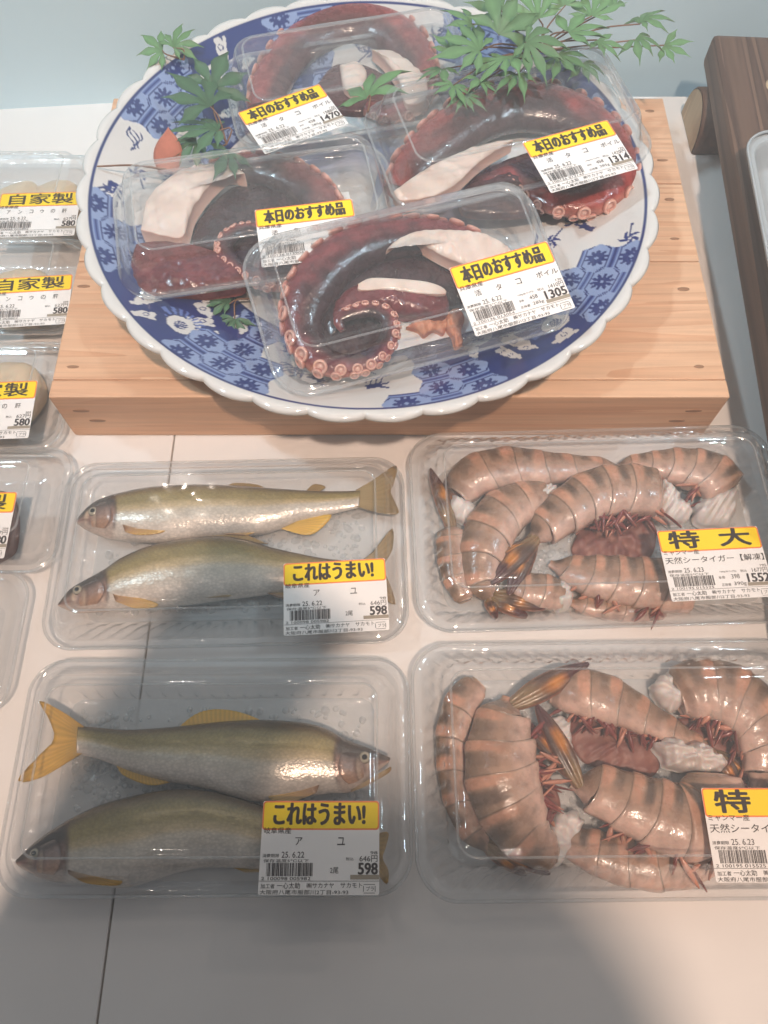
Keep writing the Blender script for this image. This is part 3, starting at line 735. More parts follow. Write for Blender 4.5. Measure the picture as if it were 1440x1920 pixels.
    ez = zc + b[iu] * math.sqrt(max(0, 1 - min(abs(vv) ** (1 / .9), 1) ** 2)) + .0002
    tt = np.linspace(0, 2 * math.pi, 24, endpoint=False); prof = [(1.15, -.0006), (1.1, .0004), (1.0, .0010), (.8, .0015), (.55, .00175), (.45, .0018), (.25, .0019), (.02, .0019)]
    EG = np.stack([np.stack([ex + r * er * np.cos(tt), ey + r * er * np.sin(tt), np.full(24, ez + z)], 1) for r, z in prof])
    ec = np.stack([np.tile(c, (24, 1)) for c in (s(100, 90, 80), s(110, 100, 88), s(150, 140, 122), s(176, 166, 146), s(160, 150, 130), s(24, 22, 22), s(16, 15, 15), s(14, 13, 13))])
    put('eye', grid_mesh('eye', tl(EG.reshape(-1, 3)).reshape(EG.shape), cv=True, cols=ec), M['eye'], root)
    # fins: outline polygons, thin and rayed; first two points are the root
    def fin(nm, out, zf, cA, cB, thick=.0011, curl=0.0):
        pts = to_local(m, out, zf if nm == 'pectoral_fin' else zl); mid = (pts[0] + pts[-1]) / 2
        ed = spline(pts, 40); k = 8; Gt = np.zeros((40, k, 3)); Gb = np.zeros((40, k, 3))
        t = np.linspace(0, 1, k)
        rootl = pts[0] + (pts[-1] - pts[0]) * np.linspace(0, 1, 40)[:, None]
        for j in range(k):
            xy = rootl + (ed - rootl) * t[j]
            ray_ = .00022 * np.cos(np.arange(40) * math.pi)
            zz = zf + thick * (1 - .8 * t[j]) + ray_ * (t[j] > .1) + curl * t[j] ** 2
            Gt[:, j] = np.column_stack([xy, zz]); Gb[:, j] = np.column_stack([xy, zz - thick * (1 - .75 * t[j]) - .0002])
        GG = np.concatenate([Gt, Gb[:, ::-1]], 1)
        tcol = np.concatenate([t, t[::-1]])
        cc = mixc(cA, cB, np.broadcast_to(tcol[None, :], GG.shape[:2])) * (1 + .12 * np.cos(np.arange(40) * math.pi))[:, None, None]
        put(nm, grid_mesh(nm, tl(GG.reshape(-1, 3)).reshape(GG.shape), cv=True, cols=cc), M['fin'], root)
    yl, br, gy = s(206, 160, 66), s(150, 118, 74), s(146, 122, 84)
    fin('tail_fin', tail, zc - .0004, mixc(s(160, 140, 108), yl, np.array(tail_gold)) if tail_gold else s(150, 128, 92), mixc(s(140, 116, 82), yl, np.array(tail_gold)), .0016, curl=.002)
    for nm, out, dz, ca in fins:
        ca = {'y': (yl, s(222, 172, 60)), 'b': (br, s(166, 134, 84)), 'o': (s(158, 118, 86), s(210, 166, 86))}[ca]
        zt_ = zc + dz
        fin(nm, out, zt_, ca[0], ca[1])
    tag(root, label, 'fish', 'sweetfish lying in the clear packs')
    return root

# ------------------------------------------------------------------ prawn
def make_prawn(packm, label, spec, zbase, zl, side, tail=None, flesh=None, legs=0, seed=0, hv=.62, dark=1.0, blades=None, segs=6, belly=None, legspan=(.12, .75), leglen=1.0):
    m = packm; f = plane_map(m)
    pts = [(*f(p[0], p[1], zl)[:2], p[2] * px_scale(m, p[0], p[1], zl)) for p in spec]
    path = spline(pts, 121)
    p = path[:, :2]; w = path[:, 2]
    T = np.gradient(p, axis=0); T /= np.linalg.norm(T, axis=1)[:, None] + 1e-9
    Nn = np.stack([-T[:, 1], T[:, 0]], 1) * side          # towards the back (dorsal)
    p = p - Nn * (w * .13)[:, None]; w = w * 1.17; ue = np.linspace(0, 1, 121); w = w * (1 - .62 * smooth(.86, 1.0, ue)) * (1 - .30 * (1 - smooth(0, .04, ue)))
    root = empty('tiger_prawn', m @ Matrix.Translation((*map(float, p[60]), zbase)))
    org = np.array([p[60][0], p[60][1], zbase])
    nphi = 32; phi = np.linspace(0, 2 * math.pi, nphi, endpoint=False)
    h = np.minimum(w * hv, .0115); zc = h * .96
    base = s(172, 136, 114); olive = s(142, 114, 92); drk = s(80, 62, 50); pinkc = s(208, 152, 124); bel = s(212, 176, 160)
    bounds = np.linspace(0, 120, segs + 1); bounds = (bounds / 120) ** 1.0 * 120
    rr = random.Random(seed)
    for k in range(segs):
        a0, a1 = bounds[k], bounds[k + 1] + 5.0
        t = np.linspace(0, 1, 17); ix = np.clip(a0 + (a1 - a0) * t, 0, 120)
        I = np.arange(121)
        pp = np.stack([np.interp(ix, I, p[:, j]) for j in (0, 1)], 1); nn = np.stack([np.interp(ix, I, Nn[:, j]) for j in (0, 1)], 1)
        ww = np.interp(ix, I, w); hh = np.interp(ix, I, h); zz = np.interp(ix, I, zc)
        # each ring of shell flares a little over the next one
        fl = 1.0 + .045 * smooth(.45, .92, t) - .03 * (1 - smooth(0, .2, t)) + .010 * np.sin(t * 9)
        lip = np.where(t > .97, .965, 1.0)
        c, sn = np.cos(phi), np.sin(phi)
        ventral = np.where(c < 0, .86 + .14 * np.abs(sn), 1.0)
        skew = .26 * np.clip(-c, 0, 1) ** 1.5 * ww[:, None]        # rear lobes swing back at the belly side
        G = np.zeros((17, nphi, 3))
        tt2 = np.stack([np.interp(ix, I, T[:, j]) for j in (0, 1)], 1)
        G[..., :2] = pp[:, None] + nn[:, None] * (c * ventral)[None, :, None] * (ww * fl * lip)[:, None, None] + tt2[:, None] * (skew * smooth(.4, 1, t)[:, None])[..., None]
        G[..., 2] = zbase + zz[:, None] + sn[None] * (hh * fl * lip)[:, None]
        G -= org
        d = np.broadcast_to(c[None], (17, nphi)); tb = np.broadcast_to(t[:, None], (17, nphi))
        nz = vnoise(tb * 5 + k * 7, d * 3, seed * 13 + k)
        C = mixc(bel, base, smooth(-.65, .1, d)); C = mixc(C, olive, smooth(.15, .8, d) * .8)
        w_d = smooth(.36, .44, tb + .06 * nz) * (1 - smooth(.60, .68, tb + .06 * nz)) * smooth(-.05, .40, d + .30 * nz)
        C = mixc(C, drk, w_d * .85 * dark * (.35 + .65 * rr.random()))
        w_p = smooth(.68, .73, tb + .05 * nz) * (1 - smooth(.93, .99, tb)) * smooth(-.2, .45, d + .25 * nz)
        C = mixc(C, pinkc, w_p * .85)
        C = mixc(C, drk * 1.3, smooth(.95, 1, tb) * .55)
        w_s = np.exp(-((d + .32) / .07) ** 2 - ((tb - .55) / .10) ** 2); C = mixc(C, drk, w_s * .8)
        C = C * (1 + .10 * nz)[..., None]
        put('shell_segment', grid_mesh('shell_segment', G, cv=True, cols=C, caps=(True, True)), M['prawn'], root)
    # tail blades
    if tail:
        for bi, (bx, by, tx, ty, hw_, dz) in enumerate(tail):
            B_ = np.array(f(tx, ty, zl)[:2]); A_ = p[-1] - T[-1] * .004 + Nn[-1] * (.0022 * ((bi % 3) - .6)); q = hw_ * px_scale(m, bx, by, zl)
            n1, n2 = 22, 13; t = np.linspace(0, 1, n1); e = np.linspace(-1, 1, n2)
            D = B_ - A_; Nv = np.array([-D[1], D[0]]); Nv /= np.linalg.norm(Nv)
            wd_ = q * np.clip(np.sin(math.pi * np.clip(t * .93 + .05, 0, 1) ** .85), .04, 1) ** .62
            xy = A_ + D * t[:, None]; G = np.zeros((n1, n2, 3))
            G[..., :2] = xy[:, None] + Nv * (e[None, :, None] * wd_[:, None, None])
            ztop = zbase + zc[-1] + dz + .003 * np.sin(t * math.pi) 
            G[..., 2] = ztop[:, None] + .0022 * (1 - e ** 2)[None] + .0005 * np.cos(e * 9)[None]
            Gb = G.copy(); Gb[..., 2] -= .0012
            GG = np.concatenate([G, Gb[:, ::-1]], 1) - org
            tb = np.broadcast_to(t[:, None], (n1, n2)); eb = np.broadcast_to(e[None], (n1, n2)); nz = vnoise(tb * 7, eb * 2.2, seed + bi)
            C = mixc(s(140, 110, 74), s(88, 62, 48), smooth(.1, .4, tb + .15 * nz))
            C = mixc(C, s(216, 136, 52), np.exp(-((tb - .55 - .12 * nz) / .12) ** 2) * smooth(.75, .2, np.abs(eb + .2)) * .95)
            C = mixc(C, s(82, 36, 36), smooth(.64, .78, tb + .12 * nz)); C = mixc(C, s(190, 112, 80), smooth(.86, .97, np.abs(eb)) * .7)
            CC = np.concatenate([C, C[:, ::-1]], 1)
            put('tail_blade', grid_mesh('tail_blade', GG, cv=True, cols=CC), M['prawn'], root)
    if flesh:
        for out, th in flesh:
            po = spline([tuple(f(x, y, zl)[:2]) for x, y in list(out) + [out[0]]], 29)[:-1]; pc = po.mean(0)
            po = pc + (po - pc) * (1 + np.random.default_rng(seed).uniform(-.10, .10, 28))[:, None]
            me = pillow(po, 16, th, zbase * .6 + .001, .35, seed, .20, name='flesh', freq=560)
            v = np.zeros(len(me.vertices) * 3); me.vertices.foreach_get('co', v); v = v.reshape(-1, 3) - org; me.vertices.foreach_set('co', v.ravel()); me.update()
            put('flesh', me, M['prawnflesh'], root)
    if belly:
        me = pillow(np.array([f(x, y, zl)[:2] for x, y in belly]), 16, 0.0025 + zbase * .4, .0022, .3, seed, .35, lambda X, Y, R_: mixc(np.broadcast_to(s(158, 104, 88), X.shape + (3,)).copy(), s(122, 64, 56), .5 + .5 * vnoise(X * 500, Y * 500, seed)), name='belly', freq=500)
        v = np.zeros(len(me.vertices) * 3); me.vertices.foreach_get('co', v); v = v.reshape(-1, 3) - org; me.vertices.foreach_set('co', v.ravel()); me.update()
        put('belly', me, M['scrap'], root)
    # swimming legs on the belly side
    legs = int(legs * 2.6)
    for k in range(legs):
        i = int(120 * (legspan[0] + (legspan[1] - legspan[0]) * (k // 2) / max(1, (legs + 1) // 2 - 1)))
        b0 = p[i] - Nn[i] * w[i] * rr.uniform(.45, 1.0) + T[i] * w[i] * rr.uniform(-.3, .3); ln = w[i] * rr.uniform(.3, .85) * leglen; sw = rr.uniform(-2.2, 2.2)
        D = (-Nn[i] + T[i] * sw); D = D / np.linalg.norm(D) * ln; Nv = np.array([-D[1], D[0]]) / ln
        t = np.linspace(0, 1, 9); e = np.linspace(-1, 1, 6); wd_ = rr.uniform(.0006, .0015) * np.sin(math.pi * (t * .9 + .08)) ** .7
        G = np.zeros((9, 12, 3)); z1 = zbase + zc[i] * rr.uniform(.6, 1.5)
        for j in range(6):
            xy = b0 + D * t[:, None] + Nv * (e[j] * wd_)[:, None]
            zz = z1 + .0012 * (1 - e[j] ** 2) - .003 * t ** 2
            G[:, j] = np.column_stack([xy, zz]); G[:, 11 - j] = np.column_stack([xy, zz - .0009])
        red = s(128, 56, 50) if rr.random() < .62 else s(206, 142, 118)
        C = np.tile(red * rr.uniform(.8, 1.15), (9, 12, 1)); C = mixc(C, s(196, 122, 100), np.broadcast_to(smooth(.75, 1, t)[:, None] * .5, (9, 12)))
        put('swimming_leg', grid_mesh('swimming_leg', G - org, cv=True, cols=C), M['leg'], root)
    tag(root, label, 'prawn', 'headless tiger prawns in the clear packs')
    return root

# ------------------------------------------------------------------ octopus
_suck = None
def sucker_mesh():
    global _suck
    if _suck: return _suck
    prof = [(.80, -.5), (1.0, -.15), (1.03, .15), (.92, .36), (.76, .40), (.62, .28), (.56, .12), (.36, .10), (.18, .20), (.03, .22)]
    tt = np.linspace(0, 2 * math.pi, 18, endpoint=False)
    G = np.stack([np.stack([r * np.cos(tt), r * np.sin(tt), np.full(18, z)], 1) for r, z in prof])
    cs = [s(126, 66, 60), s(166, 98, 86), s(200, 138, 122), s(226, 176, 158), s(224, 174, 158), s(200, 142, 126), s(190, 130, 116), s(214, 162, 146), s(228, 182, 166), s(230, 186, 170)]
    _suck = grid_mesh('sucker', G, cv=True, cols=np.stack([np.tile(c, (18, 1)) for c in cs]))
    _suck.materials.append(M['sucker']); return _suck

def make_arm(packm, label, spec, zbase, zl, side, seed, hv=.62, rows=((.25, 1.0),), start=.1, extra=None, skin=None, dark=None, size=.30, inner=None, gap=2.1, end=.97, lift=0.0):
    m = packm; f = plane_map(m)
    pts = [(*f(p[0], p[1], zl)[:2], p[2] * px_scale(m, p[0], p[1], zl)) for p in spec]
    path = spline(pts, 160); p, w = path[:, :2], path[:, 2]
    root = empty('boiled_octopus', m @ Matrix.Translation((*map(float, p.mean(0)), zbase)))
    org = np.array([*p.mean(0), zbase])
    hh = np.minimum(w * hv, .0125)
    G, phi, Nn, zc, h = sweep(path, hh, 40, zbase, None, side)
    lf = lift * smooth(.55, .85, np.linspace(0, 1, 160)); zc = zc + lf; G[..., 2] += lf[:, None]
    u = np.linspace(0, 1, 160)[:, None]; c = np.cos(phi)[None]; sn = np.sin(phi)[None]
    skin = s(118, 46, 49) if skin is None else skin; dark = s(52, 26, 30) if dark is None else dark; pale = s(168, 104, 90)
    nz = vnoise(u * 40, c * 3 + sn * 2, seed)
    C = mixc(np.broadcast_to(dark, (160, 40, 3)).copy(), skin, smooth(-.55, .6, c + .25 * nz)); C = mixc(C, pale, smooth(.72, .97, c + .10 * nz) * .85)
    # scalloped outer edge
    bulge = 1 + .035 * np.cos(np.arange(160) * 1.05)[:, None] * smooth(.6, .95, c)
    ctr = np.concatenate([p, zc[:, None]], 1)[:, None, :]
    G = ctr + (G - ctr) * bulge[..., None]
    put('arm', grid_mesh('arm', G - org, cv=True, cols=C * (1 + .12 * nz)[..., None], caps=(True, True)), M['octo'], root)
    # suckers
    T = np.gradient(p, axis=0); ds = np.linalg.norm(T, axis=1); arc = np.concatenate([[0], np.cumsum(ds[1:])]); T = T / ds[:, None]
    me = sucker_mesh()
    for ang, scl in rows:
        a = arc[-1] * start + rng.uniform(0, .003); ang0 = ang
        while a < arc[-1] * end:
            i = int(np.searchsorted(arc, a)); i = min(i, 159)
            r = max(min(w[i] * size, .0043), .0011) * scl * rng.uniform(.9, 1.08)
            t = np.interp(a, arc, np.arange(160)); i = int(t); ang = ang0 + (.55 * float(smooth(.45, .7, np.array(i / 160))) if lift else 0)
            nrm = Vector((Nn[i][0] * math.cos(ang) * 1, Nn[i][1] * math.cos(ang), math.sin(ang) * 1.0)).normalized()
            pos = Vector((p[i][0] + Nn[i][0] * w[i] * math.cos(ang), p[i][1] + Nn[i][1] * w[i] * math.cos(ang), zc[i] + math.sin(ang) * h[i])) - Vector(org)
            o = put('sucker', me, None, root); o.location = pos
            q = nrm.to_track_quat('Z', 'Y'); o.rotation_euler = q.to_euler(); o.scale = (r, r, r * .9)
            a += r * gap
    if inner:
        # fold of skin filling the curl, its dark colour part cavity shade, cut rims and lumps: (name, outline px, z, thickness, material, edge)
        for nm, out, zz, th, mat, edge in inner:
            poly = np.array([f(x, y, zl)[:2] for x, y in out])
            if mat == 'octo':
                cf = lambda X, Y, R_, cc=dark: mixc(np.broadcast_to(cc * 1.15, X.shape + (3,)).copy(), cc * .75, .5 + .5 * vnoise(X * 200, Y * 200, seed))
            elif mat == 'skin':
                cf = lambda X, Y, R_, cc=skin: mixc(np.broadcast_to(cc, X.shape + (3,)).copy(), cc * .72, .5 + .5 * vnoise(X * 160, Y * 160, seed))
            elif mat == 'tan':
                cf = lambda X, Y, R_: mixc(np.broadcast_to(s(206, 142, 112), X.shape + (3,)).copy(), s(168, 92, 72), smooth(.2, .8, vnoise(X * 120, Y * 120, seed)))
            else: cf = lambda X, Y, R_: mixc(mixc(np.broadcast_to(s(232, 214, 202), X.shape + (3,)).copy(), s(216, 190, 176), .5 + .5 * vnoise(X * 180, Y * 180, seed)), s(196, 146, 130), smooth(.975, 1.0, R_) * .6)
            me2 = pillow(poly, 18, th, zz, edge, seed, .22 if mat == 'tan' else .06, cf, nm, freq=420)
            v = np.zeros(len(me2.vertices) * 3); me2.vertices.foreach_get('co', v); v = v.reshape(-1, 3) - org; me2.vertices.foreach_set('co', v.ravel()); me2.update()
            put(nm, me2, M['flesh'] if mat == 'flesh' else M['scrap'] if mat == 'tan' else M['octo'], root)
    tag(root, label, 'octopus', 'boiled octopus arms in the clear packs')
    return root

# ------------------------------------------------------------------ octopus packs on the plate
def pack_mtx(corner_px, z, yaw, w, d, tiltx=0, tilty=0, which='fl'):
    """front-left flange corner seen at corner_px, resting at height z"""
    R = Matrix.Rotation(rad(yaw), 4, 'Z') @ Matrix.Rotation(rad(tiltx), 4, 'X') @ Matrix.Rotation(rad(tilty), 4, 'Y')
    loc = {'fl': Vector((-w / 2, -d / 2, 0)), 'fr': Vector((w / 2, -d / 2, 0)), 'bl': Vector((-w / 2, d / 2, 0))}[which]
    return loc, R
def place(corner_px, zf, hf, yaw, w, d, tiltx=0, tilty=0, which='fl'):
    loc, R = pack_mtx(corner_px, 0, yaw, w, d, tiltx, tilty, which)
    c = R @ Vector((loc.x, loc.y, hf))
    tgt = P(corner_px[0], corner_px[1], zf)
    return Matrix.Translation(tgt - c) @ R

OW, OD, OHF, OHL = .166, .093, .018, .040
mA = place((452, 292), .076, OHF, 14, OW, OD)
mB = place((1240, 300), .082, OHF, 17, OW, OD, 3, 0, 'fr')
mC = place((228, 572), .076, OHF, 11, OW, OD, 3, 0)
mD = place((527, 758), .083, OHF, 17.5, OW, OD, 12, 0)
packs = {}
for k, mt, lab in (('A', mA, 'clear plastic octopus pack priced 1470 with a single maple leaf across its lid'), ('B', mB, 'clear plastic octopus pack priced 1314 on the plate side towards the dark stand'),
                   ('C', mC, 'clear plastic octopus pack holding a maroon slab, its label half covered by another pack'), ('D', mD, 'clear plastic octopus pack priced 1305 with tan meat scraps, overlapping its neighbour')):
    packs[k] = make_pack('octopus_pack', mt, OW, OD, OHF, OHL, .0010, 0, .020, .006, .005, 'tray', seed=ord(k), warp=.0007)
    tag(packs[k], lab, 'food pack', 'octopus packs on the plate')
def px_label(pack, mt, kind, centre, right, z):
    f = plane_map(mt); a = f(*centre, z); b = f(*right, z); d = b - a
    return add_label(pack, kind, a.x, a.y, z, math.atan2(d.y, d.x))
zl_ = OHL + .0003
px_label(packs['A'], mA, 'o1470', (549, 222), (610, 200), zl_)
px_label(packs['B'], mB, 'o1314', (1087, 292), (1160, 272), zl_)
px_label(packs['C'], mC, 'o1290', (577, 436), (652, 427), zl_)
px_label(packs['D'], mD, 'o1305', (960, 540), (1030, 520), zl_)

cD = crop(440, 320, .4722); cC = crop(140, 260, .3889); cB = crop(640, 0, .4583); cA = crop(400, 0, .3194)
Z2 = .016
make_arm(mD, 'dark curled octopus arm with tan scraps under the label priced 1305', cD([(1010, 330, 60), (920, 280, 80), (800, 240, 80), (650, 245, 88), (500, 285, 100), (390, 355, 105), (310, 450, 105), (270, 560, 90), (285, 655, 76), (335, 730, 66), (425, 765, 52), (520, 760, 46), (590, 710, 42), (617, 640, 38), (600, 585, 35), (540, 562, 33), (470, 572, 30), (415, 600, 24), (430, 640, 15)]), .003, Z2, -1, 3,
         rows=((.42, 1.0), (-.22, .9)), start=.05, size=.46, gap=2.3, lift=.013,
         inner=[('shaded_skin_fold', cD([(340, 560), (360, 420), (450, 330), (580, 300), (760, 310), (880, 380), (920, 480), (860, 530), (700, 500), (520, 500), (420, 560), (380, 640)]), .002, .010, 'octo', .5),
                ('cut_face', cD([(600, 330), (640, 290), (720, 258), (850, 250), (980, 265), (1070, 310), (1090, 350), (980, 400), (880, 380), (780, 330), (700, 282), (650, 300)]), .010, .0125, 'flesh', .75),
                ('shaded_skin_fold', cD([(330, 560), (420, 500), (560, 540), (600, 640), (560, 740), (450, 755), (350, 700), (310, 630)]), .0025, .006, 'octo', .5),
                ('rolled_skin', cD([(400, 500), (470, 440), (620, 410), (780, 430), (850, 480), (840, 560), (700, 560), (560, 540), (440, 560), (390, 560)]), .004, .0125, 'skin', .5),
                ('cut_rim', cD([(490, 450), (540, 428), (640, 430), (760, 442), (830, 468), (832, 492), (740, 490), (620, 476), (500, 476)]), .0145, .0030, 'flesh', .6),
                ('scrap', cD([(688, 585), (720, 560), (760, 520), (795, 498), (850, 505), (858, 560), (840, 612), (800, 598), (760, 622), (735, 600)]), .002, .0065, 'tan', .5),
                ('scrap', cD([(840, 500), (895, 505), (925, 550), (912, 600), (918, 650), (888, 668), (876, 625), (852, 590)]), .002, .0068, 'tan', .5)])
make_arm(mC, 'octopus arm with broad cream cut face beside a maroon slab of octopus', cC([(440, 280, 80), (560, 175, 70), (720, 120, 78), (880, 112, 88), (1040, 160, 98), (1160, 250, 104), (1210, 380, 100), (1170, 520, 88), (1080, 610, 75), (950, 655, 60), (830, 625, 52), (740, 565, 48), (715, 490, 44), (770, 430, 40), (860, 410, 34), (920, 455, 26), (880, 500, 16)]), .003, Z2, 1, 5,
         rows=((.40, 1.0), (-.22, .9)), start=.14, size=.40, gap=2.3, lift=.006,
         inner=[('shaded_skin_fold', cC([(540, 480), (560, 380), (640, 270), (760, 180), (900, 170), (1060, 220), (1140, 330), (1100, 450), (980, 430), (850, 390), (740, 420), (680, 480)]), .002, .010, 'octo', .5),
                ('cut_face', cC([(325, 460), (340, 380), (360, 310), (440, 225), (560, 155), (700, 145), (790, 165), (825, 195), (740, 180), (650, 255), (570, 370), (530, 488), (440, 490)]), .009, .0135, 'flesh', .75),
                ('shaded_skin_fold', cC([(700, 480), (780, 400), (900, 400), (1000, 480), (980, 600), (850, 650), (740, 590)]), .0025, .006, 'octo', .5),
                ('skin_slab', cC([(290, 497), (450, 485), (600, 510), (720, 560), (795, 640), (790, 690), (560, 722), (350, 755), (232, 725), (262, 600)]), .004, .0135, 'skin', .75)], skin=s(118, 54, 52))
make_arm(mB, 'reddish octopus arm with cream wedge face under the label priced 1314', cB([(240, 760, 70), (310, 650, 95), (430, 550, 110), (570, 465, 118), (720, 430, 118), (880, 445, 118), (1020, 510, 110), (1110, 610, 100), (1120, 720, 92), (1010, 790, 78), (860, 780, 60), (760, 700, 50), (700, 660, 44), (620, 690, 38), (540, 730, 28)]), .003, Z2, 1, 8,
         rows=((.30, 1.05), (-.3, .9)), start=.03, size=.36, gap=2.5, skin=s(146, 54, 46), dark=s(70, 34, 32),
         inner=[('shaded_skin_fold', cB([(480, 760), (560, 670), (700, 600), (860, 560), (1000, 620), (1040, 720), (900, 800), (700, 830), (520, 820)]), .002, .009, 'octo', .5),
                ('cut_face', cB([(212, 800), (330, 715), (480, 640), (600, 602), (700, 588), (610, 645), (545, 695), (470, 765), (390, 812), (250, 835)]), .010, .0115, 'flesh', .75)])
make_arm(mA, 'pale red octopus arm arching under the label priced 1470', cA([(300, 620, 110), (330, 470, 120), (430, 310, 130), (590, 190, 140), (780, 130, 150), (980, 150, 150), (1130, 250, 140), (1200, 390, 120), (1170, 540, 100), (1050, 600, 80), (900, 560, 60)]), .003, Z2, 1, 9,
         rows=((.30, 1.05), (-.3, .9)), start=.04, size=.32, gap=2.5, skin=s(150, 62, 58), dark=s(84, 42, 42),
         inner=[('shaded_skin_fold', cA([(600, 420), (700, 310), (860, 300), (1000, 360), (1080, 460), (1000, 560), (820, 580), (660, 540)]), .002, .008, 'octo', .5),
                ('cut_face', cA([(930, 300), (1050, 310), (1160, 370), (1250, 470), (1240, 600), (1130, 620), (1080, 470), (1000, 360)]), .009, .0115, 'flesh', .7),
                ('scrap', cA([(740, 370), (840, 350), (900, 410), (860, 520), (770, 500)]), .006, .012, 'flesh', .6)])
for k, mt in (('A', mA), ('B', mB), ('C', mC), ('D', mD)):
    pd = put('absorbent_pad', box_mesh('absorbent_pad', -.058, .058, -.027, .027, .0014, .0024, .0004), M['pad'], packs[k])

# ------------------------------------------------------------------ packs on the counter
FW, FD, FHF, FHL = .198, .113, .013, .030
m1 = flat_mtx(-.0865, .1655, .0004, 1.3); m2 = flat_mtx(-.0855, .0460, .0004, .3)
SW, SD, SHF, SHL = .214, .123, .016, .036
m3 = flat_mtx(.1230, .1800, .0004, 1.8); m4 = flat_mtx(.1215, .0495, .0004, .6)
fp1 = make_pack('fish_pack', m1, FW, FD, FHF, FHL, .0030, 0, .018, .010, .006, 'bubble', seed=21)
fp2 = make_pack('fish_pack', m2, FW, FD, FHF, FHL, .0030, 0, .018, .010, .006, 'bubble', seed=22)
tag(fp1, 'clear plastic pack of two sweetfish both facing the same way, beside the wooden box', 'food pack', 'sweetfish packs')
tag(fp2, 'clear plastic pack of two sweetfish facing opposite ways, in the dark shadow', 'food pack', 'sweetfish packs')
sp1 = make_pack('prawn_pack', m3, SW, SD, SHF, SHL, .0030, .0026, .020, .008, .008, 'bubble', seed=23)
sp2 = make_pack('prawn_pack', m4, SW, SD, SHF, SHL, .0030, .0026, .020, .008, .008, 'bubble', seed=24)
tag(sp1, 'clear ribbed plastic pack of tiger prawns touching the front of the wooden box', 'food pack', 'prawn packs')
tag(sp2, 'clear ribbed plastic pack of tiger prawns beside the shadowed sweetfish pack', 'food pack', 'prawn packs')
px_label(fp1, m1, 'ayu', (629, 1118), (700, 1114), FHL + .0003)
px_label(fp2, m2, 'ayu', (600, 1588), (670, 1588), FHL + .0003)
px_label(sp1, m3, 'prawn', (1341, 1056), (1420, 1052), SHL + .0003)
px_label(sp2, m4, 'prawn', (1440, 1564), (1510, 1564), SHL + .0003)
f1 = crop(60, 830, .5); f2 = crop(0, 1200, .54167)
ZF = .014
make_fish(m1, 'slimmer sweetfish whose whole tail shows, in the pack beside the wooden box', f1([(163, 286), (188, 258), (245, 215), (330, 188), (450, 166), (600, 157), (750, 160), (900, 170), (1050, 178), (1180, 178), (1232, 174)]), f1([(163, 297), (200, 324), (270, 352), (370, 368), (480, 372), (620, 358), (750, 348), (850, 340), (920, 322), (1010, 292), (1120, 265), (1226, 240)]), ZF,
          f1([(1215, 178), (1280, 140), (1365, 86), (1358, 150), (1345, 185), (1362, 225), (1372, 268), (1290, 262), (1212, 236)]),
          [('pectoral_fin', f1([(340, 305), (420, 305), (505, 313), (485, 338), (400, 346), (350, 335)]), .0068, 'o'), ('anal_fin', f1([(1000, 292), (1120, 266), (1085, 318), (1030, 344), (935, 322)]), .0005, 'y'), ('adipose_fin', f1([(1022, 180), (1058, 152), (1100, 162), (1075, 180)]), .0, 'b'), ('dorsal_fin', f1([(720, 168), (760, 150), (840, 156), (880, 172)]), .001, 'b'), ('pelvic_fin', f1([(690, 345), (760, 330), (840, 335), (800, 350)]), .002, 'o')],
          (60 + 228 * .5, 830 + 256 * .5, 8.2), .155, 31, tail_gold=.12)
make_fish(m1, 'deeper bodied sweetfish with its tail under the label, in the pack beside the wooden box', f1([(97, 603), (150, 545), (270, 478), (340, 432), (450, 387), (580, 360), (700, 353), (800, 364), (900, 394), (1000, 416), (1100, 434), (1200, 442), (1262, 436)]), f1([(97, 612), (160, 636), (250, 634), (350, 626), (480, 616), (620, 602), (700, 590), (820, 576), (900, 566), (1000, 560), (1100, 545), (1200, 525), (1262, 512)]), ZF,
          f1([(1245, 440), (1290, 400), (1350, 325), (1352, 400), (1320, 470), (1345, 540), (1362, 612), (1300, 570), (1240, 508)]),
          [('dorsal_fin', f1([(610, 366), (670, 335), (780, 340), (885, 380)]), .0006, 'b'), ('pectoral_fin', f1([(305, 568), (400, 582), (472, 604), (450, 620), (390, 622), (315, 596)]), .0064, 'o'), ('anal_fin', f1([(870, 562), (960, 556), (1000, 575), (950, 590)]), .0005, 'o'), ('pelvic_fin', f1([(640, 590), (720, 565), (780, 560), (740, 585)]), .003, 'b')],
          (60 + 168 * .5, 830 + 550 * .5, 8.2), .165, 32, tail_gold=.12)
make_fish(m2, 'sweetfish with open mouth and golden forked tail, in the shadowed pack', f2([(1352, 408), (1280, 375), (1200, 345), (1130, 307), (1050, 286), (920, 276), (780, 281), (620, 298), (450, 310), (330, 302), (272, 296)]), f2([(1345, 425), (1280, 478), (1220, 525), (1130, 532), (1000, 556), (900, 560), (820, 546), (700, 512), (560, 486), (450, 456), (380, 427), (320, 407), (268, 396)]), ZF,
          f2([(290, 298), (220, 250), (140, 212), (175, 280), (190, 345), (140, 400), (65, 488), (150, 475), (285, 394)]),
          [('dorsal_fin', f2([(620, 300), (680, 256), (745, 240), (830, 250), (915, 282)]), .0006, 'y'), ('pectoral_fin', f2([(1110, 492), (1000, 515), (928, 545), (1000, 562), (1095, 530)]), .0055, 'o'), ('anal_fin', f2([(400, 430), (430, 470), (520, 503), (600, 488), (590, 470)]), .0005, 'y'), ('lower_jaw', f2([(1215, 515), (1290, 490), (1350, 440), (1345, 462), (1270, 505), (1215, 528)]), .002, 'b')],
          (1262 * .54167, 1200 + 405 * .54167, 10.0), .17, 33, tail_gold=.85)
